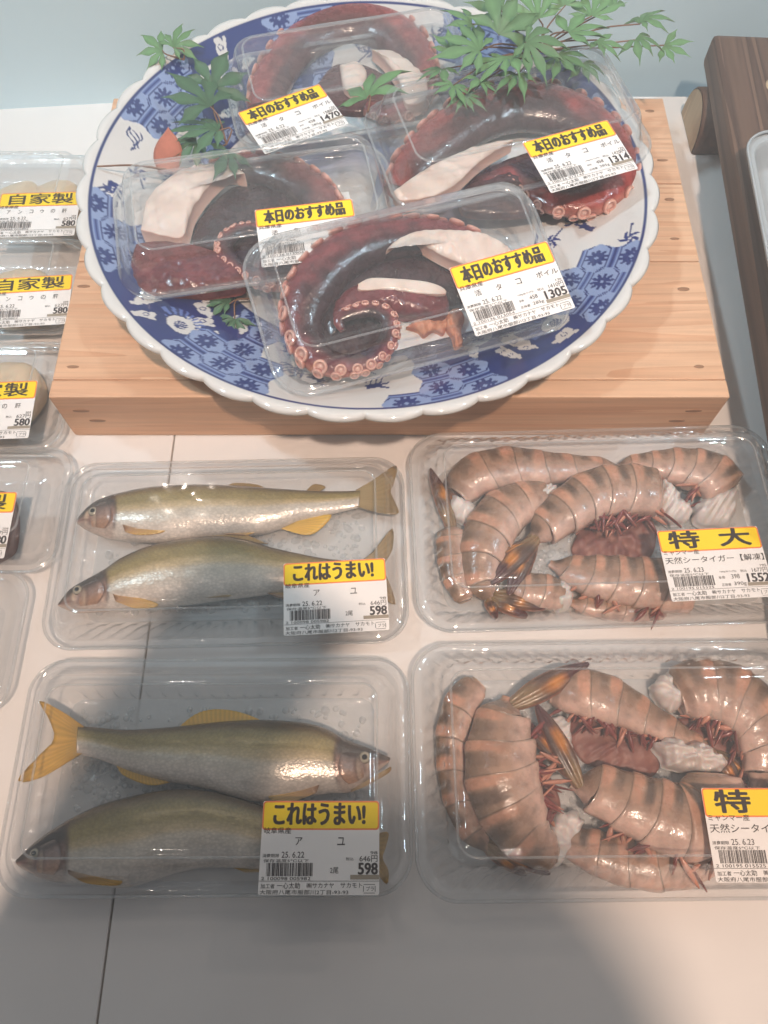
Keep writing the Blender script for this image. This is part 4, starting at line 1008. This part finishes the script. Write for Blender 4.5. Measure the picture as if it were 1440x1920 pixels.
make_fish(m2, 'plump dark sweetfish with its tail under the label, in the shadowed pack', f2([(55, 762), (110, 710), (200, 645), (330, 577), (470, 537), (600, 517), (720, 522), (830, 547), (930, 582), (1050, 625), (1200, 672), (1290, 688)]), f2([(57, 778), (120, 815), (200, 840), (330, 852), (450, 856), (600, 810), (700, 790), (800, 790), (900, 796), (1050, 790), (1200, 772), (1290, 752)]), ZF,
          f2([(1270, 690), (1310, 670), (1345, 668), (1335, 720), (1325, 755), (1345, 800), (1338, 845), (1300, 800), (1268, 750)]),
          [('pectoral_fin', f2([(235, 785), (330, 812), (418, 828), (405, 850), (300, 842), (240, 810)]), .0064, 'o'), ('anal_fin', f2([(800, 785), (900, 770), (930, 800), (850, 805)]), .0005, 'y')],
          (118 * .54167, 1200 + 738 * .54167, 8.0), .155, 34, tail_gold=.6)

g1 = crop(740, 760, .4861); g2 = crop(740, 1160, .4861); ZP = .014
B4 = lambda c, l: [tuple(c([(a, b)])[0]) + tuple(c([(x, y)])[0]) + (hw * .4861, dz) for a, b, x, y, hw, dz in l]
make_prawn(m3, 'prawn arched against the ribbed wall nearest the wooden box', g1([(240, 330, 62), (310, 262, 78), (440, 230, 78), (570, 228, 65), (690, 222, 50), (780, 215, 38), (900, 215, 30)]), .004, ZP, 1, None, [(g1([(225, 330), (290, 350), (330, 390), (290, 440), (240, 420), (215, 370)]), .010)], 0, 1)
make_prawn(m3, 'thick prawn with two torn white flesh ends below the label reading large', g1([(1290, 330, 85), (1220, 265, 88), (1110, 228, 72), (1010, 215, 52), (930, 212, 38), (860, 215, 26)]), .005, ZP, -1, None, [(g1([(1200, 330), (1320, 290), (1330, 380), (1290, 450), (1200, 450), (1170, 390)]), .014), (g1([(1040, 270), (1080, 310), (1140, 370), (1150, 430), (1080, 440), (1020, 400), (1025, 320)]), .014)], 4, 2, legspan=(.05, .3))
make_prawn(m3, 'narrow prawn standing along the side wall beside the sweetfish pack', g1([(275, 740, 34), (240, 660, 48), (222, 570, 55), (218, 490, 52), (215, 440, 40)]), .004, ZP, 1, B4(g1, [(225, 430, 140, 225, 32, .001), (235, 440, 200, 260, 26, -.001)]), None, 0, 3, segs=4)
make_prawn(m3, 'prawn curled beneath the middle prawn with a dark tail fan, prawn pack by wooden box', g1([(610, 325, 46), (520, 350, 70), (420, 410, 88), (355, 500, 88), (330, 600, 72), (345, 690, 56), (390, 750, 40)]), .005, ZP, -1, B4(g1, [(390, 700, 590, 770, 40, .002), (380, 720, 520, 800, 34, .000), (360, 690, 400, 810, 22, .001)]), [(g1([(540, 330), (600, 295), (640, 320), (600, 360), (550, 365)]), .013)], 0, 4)
make_prawn(m3, 'prawn lying low at the open wall, prawn pack beside wooden box', g1([(1150, 690, 95), (1050, 685, 98), (940, 675, 92), (830, 660, 86), (740, 640, 72), (670, 610, 50), (610, 585, 34)]), .004, ZP, -1, None, None, 8, 6, legspan=(.2, .8))
make_prawn(m3, 'slim prawn half hidden under another along the open wall, pack beside wooden box', g1([(1060, 770, 34), (960, 775, 42), (850, 765, 44), (760, 750, 40), (690, 735, 30)]), .003, ZP, -1, None, None, 0, 8, segs=5)
make_prawn(m3, 'short pale prawn piece under the tail fan, prawn pack beside wooden box', g1([(670, 720, 50), (590, 705, 64), (500, 695, 60), (430, 690, 42)]), .003, ZP, -1, None, [(g1([(640, 660), (690, 690), (690, 760), (640, 775), (615, 720)]), .012)], 0, 7, segs=3)
make_prawn(m3, 'big middle prawn with red swimming legs and brown tail fan, pack beside wooden box', g1([(1020, 345, 88), (900, 335, 95), (780, 345, 92), (680, 395, 84), (590, 460, 66), (520, 515, 46)]), .009, ZP, -1, B4(g1, [(505, 525, 370, 690, 40, .003), (520, 530, 440, 730, 40, .001), (530, 520, 500, 690, 26, .000), (480, 520, 360, 610, 20, .002)]), None, 20, 5, legspan=(.02, .62), leglen=1.2, belly=g1([(740, 430), (860, 400), (1010, 410), (1020, 540), (930, 600), (800, 590), (700, 540)]))

make_prawn(m4, 'outermost prawn following the side wall towards the sweetfish, shadowed prawn pack', g2([(330, 235, 46), (270, 300, 60), (228, 400, 58), (215, 500, 52), (225, 620, 50), (258, 730, 52), (315, 830, 50), (380, 900, 40)]), .004, ZP, -1, B4(g2, [(370, 870, 610, 985, 34, .001), (370, 890, 520, 990, 30, -.001)]), None, 0, 11)
make_prawn(m4, 'prawn lying beneath the middle prawn by the open wall, pack beside shadowed sweetfish', g2([(655, 840, 48), (770, 890, 74), (905, 930, 84), (1050, 940, 88), (1175, 905, 82), (1265, 830, 62)]), .003, ZP, 1, None, None, 0, 15)
make_prawn(m4, 'prawn with white flesh end and red legs, its tail pointing at the label', g2([(600, 275, 50), (680, 275, 78), (780, 292, 88), (880, 328, 78), (980, 375, 60), (1080, 422, 46), (1180, 470, 32), (1290, 520, 22)]), .005, ZP, 1, B4(g2, [(1280, 510, 1345, 640, 40, .001), (1290, 520, 1400, 620, 30, -.001)]), [(g2([(620, 380), (680, 370), (690, 450), (700, 540), (650, 560), (630, 470)]), .009)], 22, 13, dark=.5, legspan=(.12, .68), leglen=1.2, belly=g2([(680, 370), (830, 360), (960, 420), (1060, 480), (1020, 600), (900, 570), (760, 550), (690, 450)]))
make_prawn(m4, 'large prawn curving under the lid corner opposite the sweetfish, shadowed prawn pack', g2([(1090, 290, 95), (1180, 265, 105), (1290, 290, 112), (1390, 370, 110), (1440, 480, 100), (1450, 590, 80), (1420, 680, 60)]), .005, ZP, 1, None, [(g2([(1000, 250), (1050, 205), (1100, 215), (1115, 330), (1070, 350), (1020, 310)]), .014)], 16, 16, legspan=(.05, .7), leglen=1.05, belly=g2([(1120, 370), (1250, 370), (1360, 450), (1390, 560), (1300, 560), (1180, 470)]))
make_prawn(m4, 'middle prawn with dark orange tail fan and torn white flesh, beside the label', g2([(1195, 600, 100), (1205, 720, 118), (1105, 778, 124), (990, 742, 116), (885, 700, 102), (785, 655, 86), (690, 622, 58)]), .008, ZP, -1, B4(g2, [(640, 590, 545, 330, 42, .004), (600, 560, 490, 380, 36, .001)]), [(g2([(1010, 480), (1060, 460), (1120, 490), (1180, 480), (1270, 540), (1260, 590), (1120, 585), (1040, 560)]), .018)], 16, 14, legspan=(.05, .75), leglen=1.0)
make_prawn(m4, 'big prawn with raised maroon tail fan along the side towards the sweetfish, shadowed prawn pack', g2([(635, 905, 54), (555, 880, 80), (478, 800, 112), (425, 700, 124), (400, 600, 126), (396, 500, 116), (408, 395, 92), (442, 300, 72)]), .008, ZP, 1, B4(g2, [(450, 270, 745, 175, 48, .004), (470, 290, 690, 225, 34, .001)]), [(g2([(580, 830), (640, 740), (740, 770), (700, 860), (650, 940), (590, 930)]), .009)], 16, 12, legspan=(.1, .72), leglen=1.2, belly=g2([(460, 480), (560, 520), (650, 680), (640, 760), (560, 740), (480, 600)]))

# ------------------------------------------------------------------ small packs along the side
KW, KD = .125, .080
def liver_lump(parent_m, out_px, zl, th, label, seed, mat='liver'):
    f = plane_map(parent_m); poly = np.array([f(x, y, zl)[:2] for x, y in out_px]); c = poly.mean(0)
    me = pillow(poly - c, 14, th, 0, .5, seed, .05, None, 'monkfish_liver')
    nm = 'monkfish_liver' if mat == 'liver' else 'dark_fillet'
    o = put(nm, me, M[mat]); o.matrix_world = parent_m @ Matrix.Translation((float(c[0]), float(c[1]), .0022))
    return o
def side_pack(corner, which_label, lab, hl, z=0.0):
    r = P(corner[0], corner[1], .012 + z); m = flat_mtx(r.x - KW / 2, r.y + KD / 2, .0004 + z, 0)
    p = make_pack('side_pack', m, KW, KD, .012, hl, .0010, 0, .016, .008, .007, 'tray', seed=int(corner[1]))
    tag(p, lab, 'food pack', 'small packs in a row beside the wooden box')
    return p, m
pL1, mL1 = side_pack((158, 450), 1, 'clear liver pack whose label shows all three heading characters, beside the plate', .030)
pL2, mL2 = side_pack((142, 628), 1, 'clear liver pack beside the wooden box between two other liver packs', .030)
pL3, mL3 = side_pack((112, 848), 1, 'clear liver pack at the open corner of the wooden box', .030)
pL4, mL4 = side_pack((102, 1076), 0, 'clear pack of dark fish beside the sweetfish heads', .030)
pL5, mL5 = side_pack((10, 1346), 0, 'empty looking clear pack edge beside the shadowed sweetfish pack', .026)
px_label(pL1, mL1, 'liver', (70, 402), (140, 400), .0303)
px_label(pL2, mL2, 'liver', (50, 565), (118, 561), .0303)
px_label(pL3, mL3, 'liver', (-25, 770), (50, 767), .0303)
tag(liver_lump(mL1, [(-30, 370), (10, 345), (60, 335), (75, 380), (20, 420), (-40, 420)], .014, .016, '', 1), 'pale tan monkfish liver slice beside a pale slice in the pack nearest the case wall', 'liver', 'monkfish liver pieces')
tag(liver_lump(mL1, [(60, 345), (110, 330), (145, 345), (150, 400), (100, 420), (70, 400)], .014, .015, '', 2), 'pale cream monkfish liver slice touching the pack side by the plate', 'liver', 'monkfish liver pieces')
tag(liver_lump(mL2, [(-40, 520), (30, 500), (80, 505), (100, 540), (60, 590), (-30, 590)], .014, .016, '', 3), 'orange tan monkfish liver mostly hidden by its label, middle liver pack', 'liver', 'monkfish liver pieces')
tag(liver_lump(mL3, [(-60, 690), (0, 675), (50, 678), (72, 700), (70, 740), (20, 790), (-60, 790)], .014, .017, '', 4), 'cream monkfish liver roll in the pack at the wooden box corner', 'liver', 'monkfish liver pieces')
tag(liver_lump(mL4, [(-60, 920), (0, 915), (18, 935), (20, 990), (5, 1030), (-60, 1040)], .014, .015, '', 5, 'darkfish'), 'dark red brown fillet in the clear pack beside the sweetfish heads', 'fillet')
lb = px_label(pL4, mL4, 'liver', (-73, 985), (0, 984), .0303)

# ------------------------------------------------------------------ maple sprigs
def leaf_mesh(seed, lobes=7, narrow=1.0, col=None, spread=1.9, cup=.1):
    r = np.random.default_rng(seed); V, Fc, Cc = [(0, 0, 0)], [], []
    g = s(70, 112, 62) if col is None else col
    g = g * r.uniform(.8, 1.15); Cc.append(g * .9)
    angs = np.linspace(-spread, spread, lobes); lens = np.interp(np.abs(angs), [0, .6, 1.25, 1.9], [1, .95, .78, .48]) * r.uniform(.82, 1.15, lobes)
    st = [.30, .44, .58, .72, .86, .95]; wds = np.array([.14, .175, .160, .115, .066, .030]) * narrow
    half = min(spread / (lobes - 1), .9)
    def z(x, y, mid): return -.16 * (x * x + y * y) * cup * 6 + (0.035 if not mid else 0.0) + .05 * math.sin(3 * x + seed) 
    for k, (a, ln) in enumerate(zip(angs, lens)):
        rows = []; bend = r.uniform(-.14, .14)
        for t, wd_ in zip(st, wds):
            aa = a + bend * t * t; c, sn = math.sin(aa), math.cos(aa); wv = min(wd_ * (.55 + .45 * ln) * (1 + .12 * ((st.index(t)) % 2)), t * ln * math.tan(half) * .86)
            mx, my = c * t * ln, sn * t * ln
            ids = []
            for e in (-1, 0, 1):
                x, y = mx + sn * wv * e, my - c * wv * e
                V.append((x, y, z(x, y, e == 0))); ids.append(len(V) - 1); Cc.append(g * (1.32 if e == 0 else .95) * r.uniform(.92, 1.05))
            rows.append(ids)
        aa = a + bend; x, y = math.sin(aa) * ln * 1.18, math.cos(aa) * ln * 1.18
        V.append((x, y, z(x, y, True))); tip = len(V) - 1; Cc.append(g * .95)
        Fc += [(0, rows[0][1], rows[0][0]), (0, rows[0][2], rows[0][1])]
        for p_, q_ in zip(rows[:-1], rows[1:]): Fc += [(p_[0], p_[1], q_[1], q_[0]), (p_[1], p_[2], q_[2], q_[1])]
        Fc += [(rows[-1][0], rows[-1][1], tip), (rows[-1][1], rows[-1][2], tip)]
        if k: Fc.append((0, rows[0][0], prev))
        prev = rows[0][2]
    return make_mesh('leaf', V, Fc, True, np.array(Cc))
LEAVES = [leaf_mesh(i, lobes=(5, 7, 5, 7, 7, 5)[i], col=s(94, 128, 84), spread=(1.5, 1.8, 1.35, 1.75, 1.6, 1.4)[i], narrow=1.05) for i in range(6)]; DARKL = [leaf_mesh(20 + i, lobes=(5, 7, 5)[i], spread=(1.4, 1.7, 1.5)[i], col=s(70, 100, 72), narrow=1.3) for i in range(3)]
for me in LEAVES + DARKL: me.materials.append(M['leaf'])
def tube(name, pts, r0, r1, mat, parent, org):
    pts = np.array(pts, float); n = len(pts); a = np.linspace(0, 2 * math.pi, 6, endpoint=False); G = np.zeros((n, 6, 3))
    for i in range(n):
        t = pts[min(i + 1, n - 1)] - pts[max(i - 1, 0)]; t /= np.linalg.norm(t) + 1e-9
        u_ = np.cross(t, [0, 0, 1.0]); u_ = u_ / (np.linalg.norm(u_) + 1e-9); v_ = np.cross(u_, t); rr_ = r0 + (r1 - r0) * i / (n - 1)
        G[i] = pts[i] + (np.cos(a)[:, None] * u_ + np.sin(a)[:, None] * v_) * rr_
    return put(name, grid_mesh(name, G - np.array(org), cv=True, caps=(True, True)), mat, parent)
def sprig(label, base, leaves, dark=False, z=.10, stem=True):
    """leaves: px, py, size px, heading deg (0 = up in the picture), z, tilt"""
    b = P(*base, z); root = empty('maple_sprig', Matrix.Translation(b)); tag(root, label, 'maple sprig', 'maple leaves around the packs')
    for i, (px, py, sz, hd, zz, tl_) in enumerate(leaves):
        c = P(px, py, zz); k = (P(px + 1, py, zz) - P(px, py, zz)).length * sz
        me = (DARKL if dark else LEAVES)[i % (3 if dark else 6)]
        k *= .86; o = put('leaf', me, None, root); o.location = c - b; o.scale = (k * random.uniform(.85, 1.1), k, k * random.uniform(.8, 2.2))
        o.rotation_euler = Euler((rad(tl_), rad(random.uniform(-18, 18)), rad(-hd)), 'XYZ')
        if stem:
            mid = (c + b) / 2 + Vector((random.uniform(-.006, .006), random.uniform(-.006, .006), .003))
            tube('stem', spline([tuple(b), tuple(mid), tuple(c)], 8), .0006, .0004, M['stem'], root, b)
    return root
sprig('bushy green maple sprig spilling over the plate rim behind the octopus packs', (1010, 95), [
    (845, 95, 62, -10, .112, 20), (900, 95, 95, -70, .116, 10), (935, 65, 105, 20, .118, 25), (985, 80, 100, 110, .120, -10), (1010, 35, 95, -30, .118, 25), (1065, 60, 90, 70, .118, 10),
    (900, 150, 62, 170, .108, 10), (850, 160, 55, 190, .108, 5), (970, 140, 70, 200, .110, 0), (1045, 105, 70, 150, .110, 0), (1110, 30, 70, 20, .114, 20), (1120, 75, 66, 130, .112, 0),
    (1150, 15, 64, -40, .110, 20), (1200, 45, 68, 60, .108, 10), (1190, 75, 60, 140, .106, 0), (940, 20, 80, -60, .115, 30), (1060, 10, 75, 10, .116, 30), (1245, 85, 62, 120, .098, 5), (885, 45, 70, -110, .112, 15), (870, 180, 48, 160, .104, 0), (830, 130, 64, -150, .106, 10), (1090, 120, 56, 170, .104, 0), (950, 105, 90, -140, .113, 5)], z=.100)
sprig('dark green maple leaves piled on the plate rim beside pack priced 1470', (425, 270), [
    (395, 200, 118, -50, .094, 12), (410, 245, 105, -95, .090, 6), (400, 165, 90, 10, .092, 20), (430, 285, 75, 200, .088, 0), (370, 270, 70, -120, .086, 0)], dark=True, z=.084)
sprig('small maple leaf sticking out past the plate rim over the white counter', (345, 112), [(305, 95, 62, -95, .088, 0), (325, 90, 66, 40, .090, 10)], z=.085)
sprig('single green maple leaf lying across the lid of the pack priced 1470', (690, 210), [(688, 185, 105, 8, mA.translation.z + OHL + .002, 4)], z=mA.translation.z + OHL + .001)
sprig('dark maple leaf peeking out between two octopus packs over the plate print', (470, 560), [(440, 598, 58, 190, .062, 0), (430, 570, 62, -80, .0615, 0)], dark=True, z=.060)
def red_leaf():
    c = P(312, 300, .088); root = empty('red_leaf', Matrix.Translation(c)); tag(root, 'orange red leaf tip standing up behind the pack with the maroon slab', 'leaf')
    f = lambda px, py, z=.088: np.array(P(px, py, z))
    t = np.linspace(0, 1, 14); e = np.linspace(-1, 1, 9); G = np.zeros((14, 18, 3))
    for i, tt_ in enumerate(t):
        mid = f(312 + 3 * tt_, 318 - 80 * tt_, .080 + .02 * tt_); wv = .0088 * math.sin(math.pi * (.16 + .83 * tt_)) ** .8
        for j, ee in enumerate(e):
            q = mid + np.array((wv * ee, 0, -.002 * ee * ee)); G[i, j] = q; G[i, 17 - j] = q - np.array((0, 0, .0005))
    col = np.tile(s(196, 122, 102), (14, 18, 1)) * (1 - .15 * np.abs(np.concatenate([e, e[::-1]])))[None, :, None]
    put('blade', grid_mesh('blade', G - np.array(c), cv=True, cols=col), M['leaf'], root)
    tube('stem', spline([tuple(P(312, 318, .080)), tuple(P(250, 310, .084)), tuple(P(182, 312, .084))], 10), .0007, .0005, M['stem'], root, c)
red_leaf()

# ------------------------------------------------------------------ dark wooden stand with grey tray
st = empty('wooden_stand', Matrix.Translation((.30, .38, 0))); tag(st, 'dark burnt wood plank stand resting on half log feet, standing beside the pine box', 'display stand')
rot = rad(-3.6)
pk_ = put('plank', box_mesh('plank', -.072, .12, -.30, .168, .034, .056, .004), M['burnt'], st); pk_.rotation_euler.z = rot
for yy in (.138, -.24):
    th = np.linspace(0, math.pi, 18); rr_ = .024
    ring = np.array([(yy + rr_ * math.cos(a), .0006 + .0335 * math.sin(a) ** .8) for a in th])
    G = np.stack([np.column_stack([np.full(18, x), ring]) for x in (-.0665, -.065, .10)]); G[0, :, 1] = yy + (G[0, :, 1] - yy) * .95; G[0, :, 2] *= .97
    lg = put('log_foot', grid_mesh('log_foot', G, cv=True, caps=(True, True)), M['burnt'], st)
    capm = make_mesh('cut_end', [(-.0668, yy + (y - yy) * .93, z * .955) for y, z in ring], [tuple(range(18))], False)
    put('cut_end', capm, M['cutlog'], lg)
kn = put('knot', pillow(np.array([(.0045 * math.cos(a), .0075 * math.sin(a)) for a in np.linspace(0, 6.28, 12, endpoint=False)]), 8, .0008, 0, .4, 1, 0, None, 'knot'), M['cutlog'], st); kn.location = (-.030, .115, .0558)
gt = make_pack('grey_tray', flat_mtx(.313, .285, .0562, -3.6), .19, .27, .020, .03, .0, 0, .02, .006, .006, None, seed=5)
for ch in list(gt.children):
    if ch.name.startswith('lid'): bpy.data.objects.remove(ch)
    else: ch.data.materials.clear(); ch.data.materials.append(M['tray_grey'])
tag(gt, 'grey metal tray with rounded corner lying on the dark wooden stand', 'tray')

# ------------------------------------------------------------------ the photographer (out of frame) whose shade falls across the packs
def person():
    root = empty('person', Matrix.Translation((.03, -.34, -.9))); tag(root, 'person leaning over the counter, casting the dark shadow on the packs', 'person')
    J = {'pel': (.03, -.42, .05, .15), 'che': (.03, -.38, .36, .16), 'nec': (.02, -.31, .49, .065), 'chin': (.034, -.255, .56, .085), 'hea': (.034, -.236, .63, .125), 'top': (.034, -.25, .69, .095),
         'shl': (-.15, -.36, .42, .065), 'ell': (-.19, -.27, .16, .05), 'wrl': (-.085, -.075, .315, .034), 'hal': (-.050, -.048, .370, .036), 'fil': (-.020, -.028, .405, .022),
         'shr': (.21, -.36, .42, .065), 'elr': (.27, -.40, .14, .05), 'wrr': (.24, -.42, -.10, .034), 'har': (.24, -.40, -.17, .034),
         'hl': (-.06, -.42, -.05, .10), 'kl': (-.07, -.40, -.46, .065), 'al': (-.07, -.43, -.84, .045), 'tl': (-.07, -.32, -.87, .04),
         'hr': (.12, -.42, -.05, .10), 'kr': (.13, -.40, -.46, .065), 'ar': (.13, -.43, -.84, .045), 'tr': (.13, -.32, -.87, .04)}
    E = 'pel-che che-nec nec-chin chin-hea hea-top che-shl shl-ell ell-wrl wrl-hal hal-fil che-shr shr-elr elr-wrr wrr-har pel-hl hl-kl kl-al al-tl pel-hr hr-kr kr-ar ar-tr'.split()
    keys = list(J); org = Vector((.03, -.34, -.9))
    me = bpy.data.meshes.new('body'); me.from_pydata([tuple(Vector(J[k][:3]) - org) for k in keys], [tuple(keys.index(q) for q in e.split('-')) for e in E], [])
    o = put('body', me, pbr('jacket', s(60, 62, 68), .8), root)
    md = o.modifiers.new('skin', 'SKIN'); o.modifiers.new('sub', 'SUBSURF').levels = 2; o.modifiers['sub'].render_levels = 2
    for i, k in enumerate(keys):
        sv = me.skin_vertices[0].data[i]; sv.radius = (J[k][3], J[k][3]); sv.use_root = (k == 'pel')
person()
ph = empty('smartphone', Matrix.Translation((-.020, -.022, .424)))
pm = put('case', box_mesh('case', -.037, .037, -.072, .030, 0, .008, .003), pbr('phone_black', s(30, 30, 32), .3), ph)
put('lens', box_mesh('lens', .006, .032, .004, .028, -.0015, .0004, .0007), pbr('lens_black', s(10, 10, 12), .1), ph)
ph.rotation_euler = (rad(90 - PITCH), 0, rad(-38))
tag(ph, 'smartphone held above the counter by the leaning person', 'phone')

# ------------------------------------------------------------------ haze volume added to imitate a milky glare veil
hz = box_mesh('haze', -1.1, 1.1, -.75, .80, -1.0, .85, 0)
hm, hnt, hout = new_mat('glare_veil')
pv = N(hnt, 'ShaderNodeVolumePrincipled'); pv.inputs['Color'].default_value = (.93, .97, 1.0, 1); pv.inputs['Density'].default_value = .42; pv.inputs['Anisotropy'].default_value = .2
L(hnt, pv.outputs[0], hout.inputs['Volume'])
tag(put('haze', hz, hm), kind='stuff')
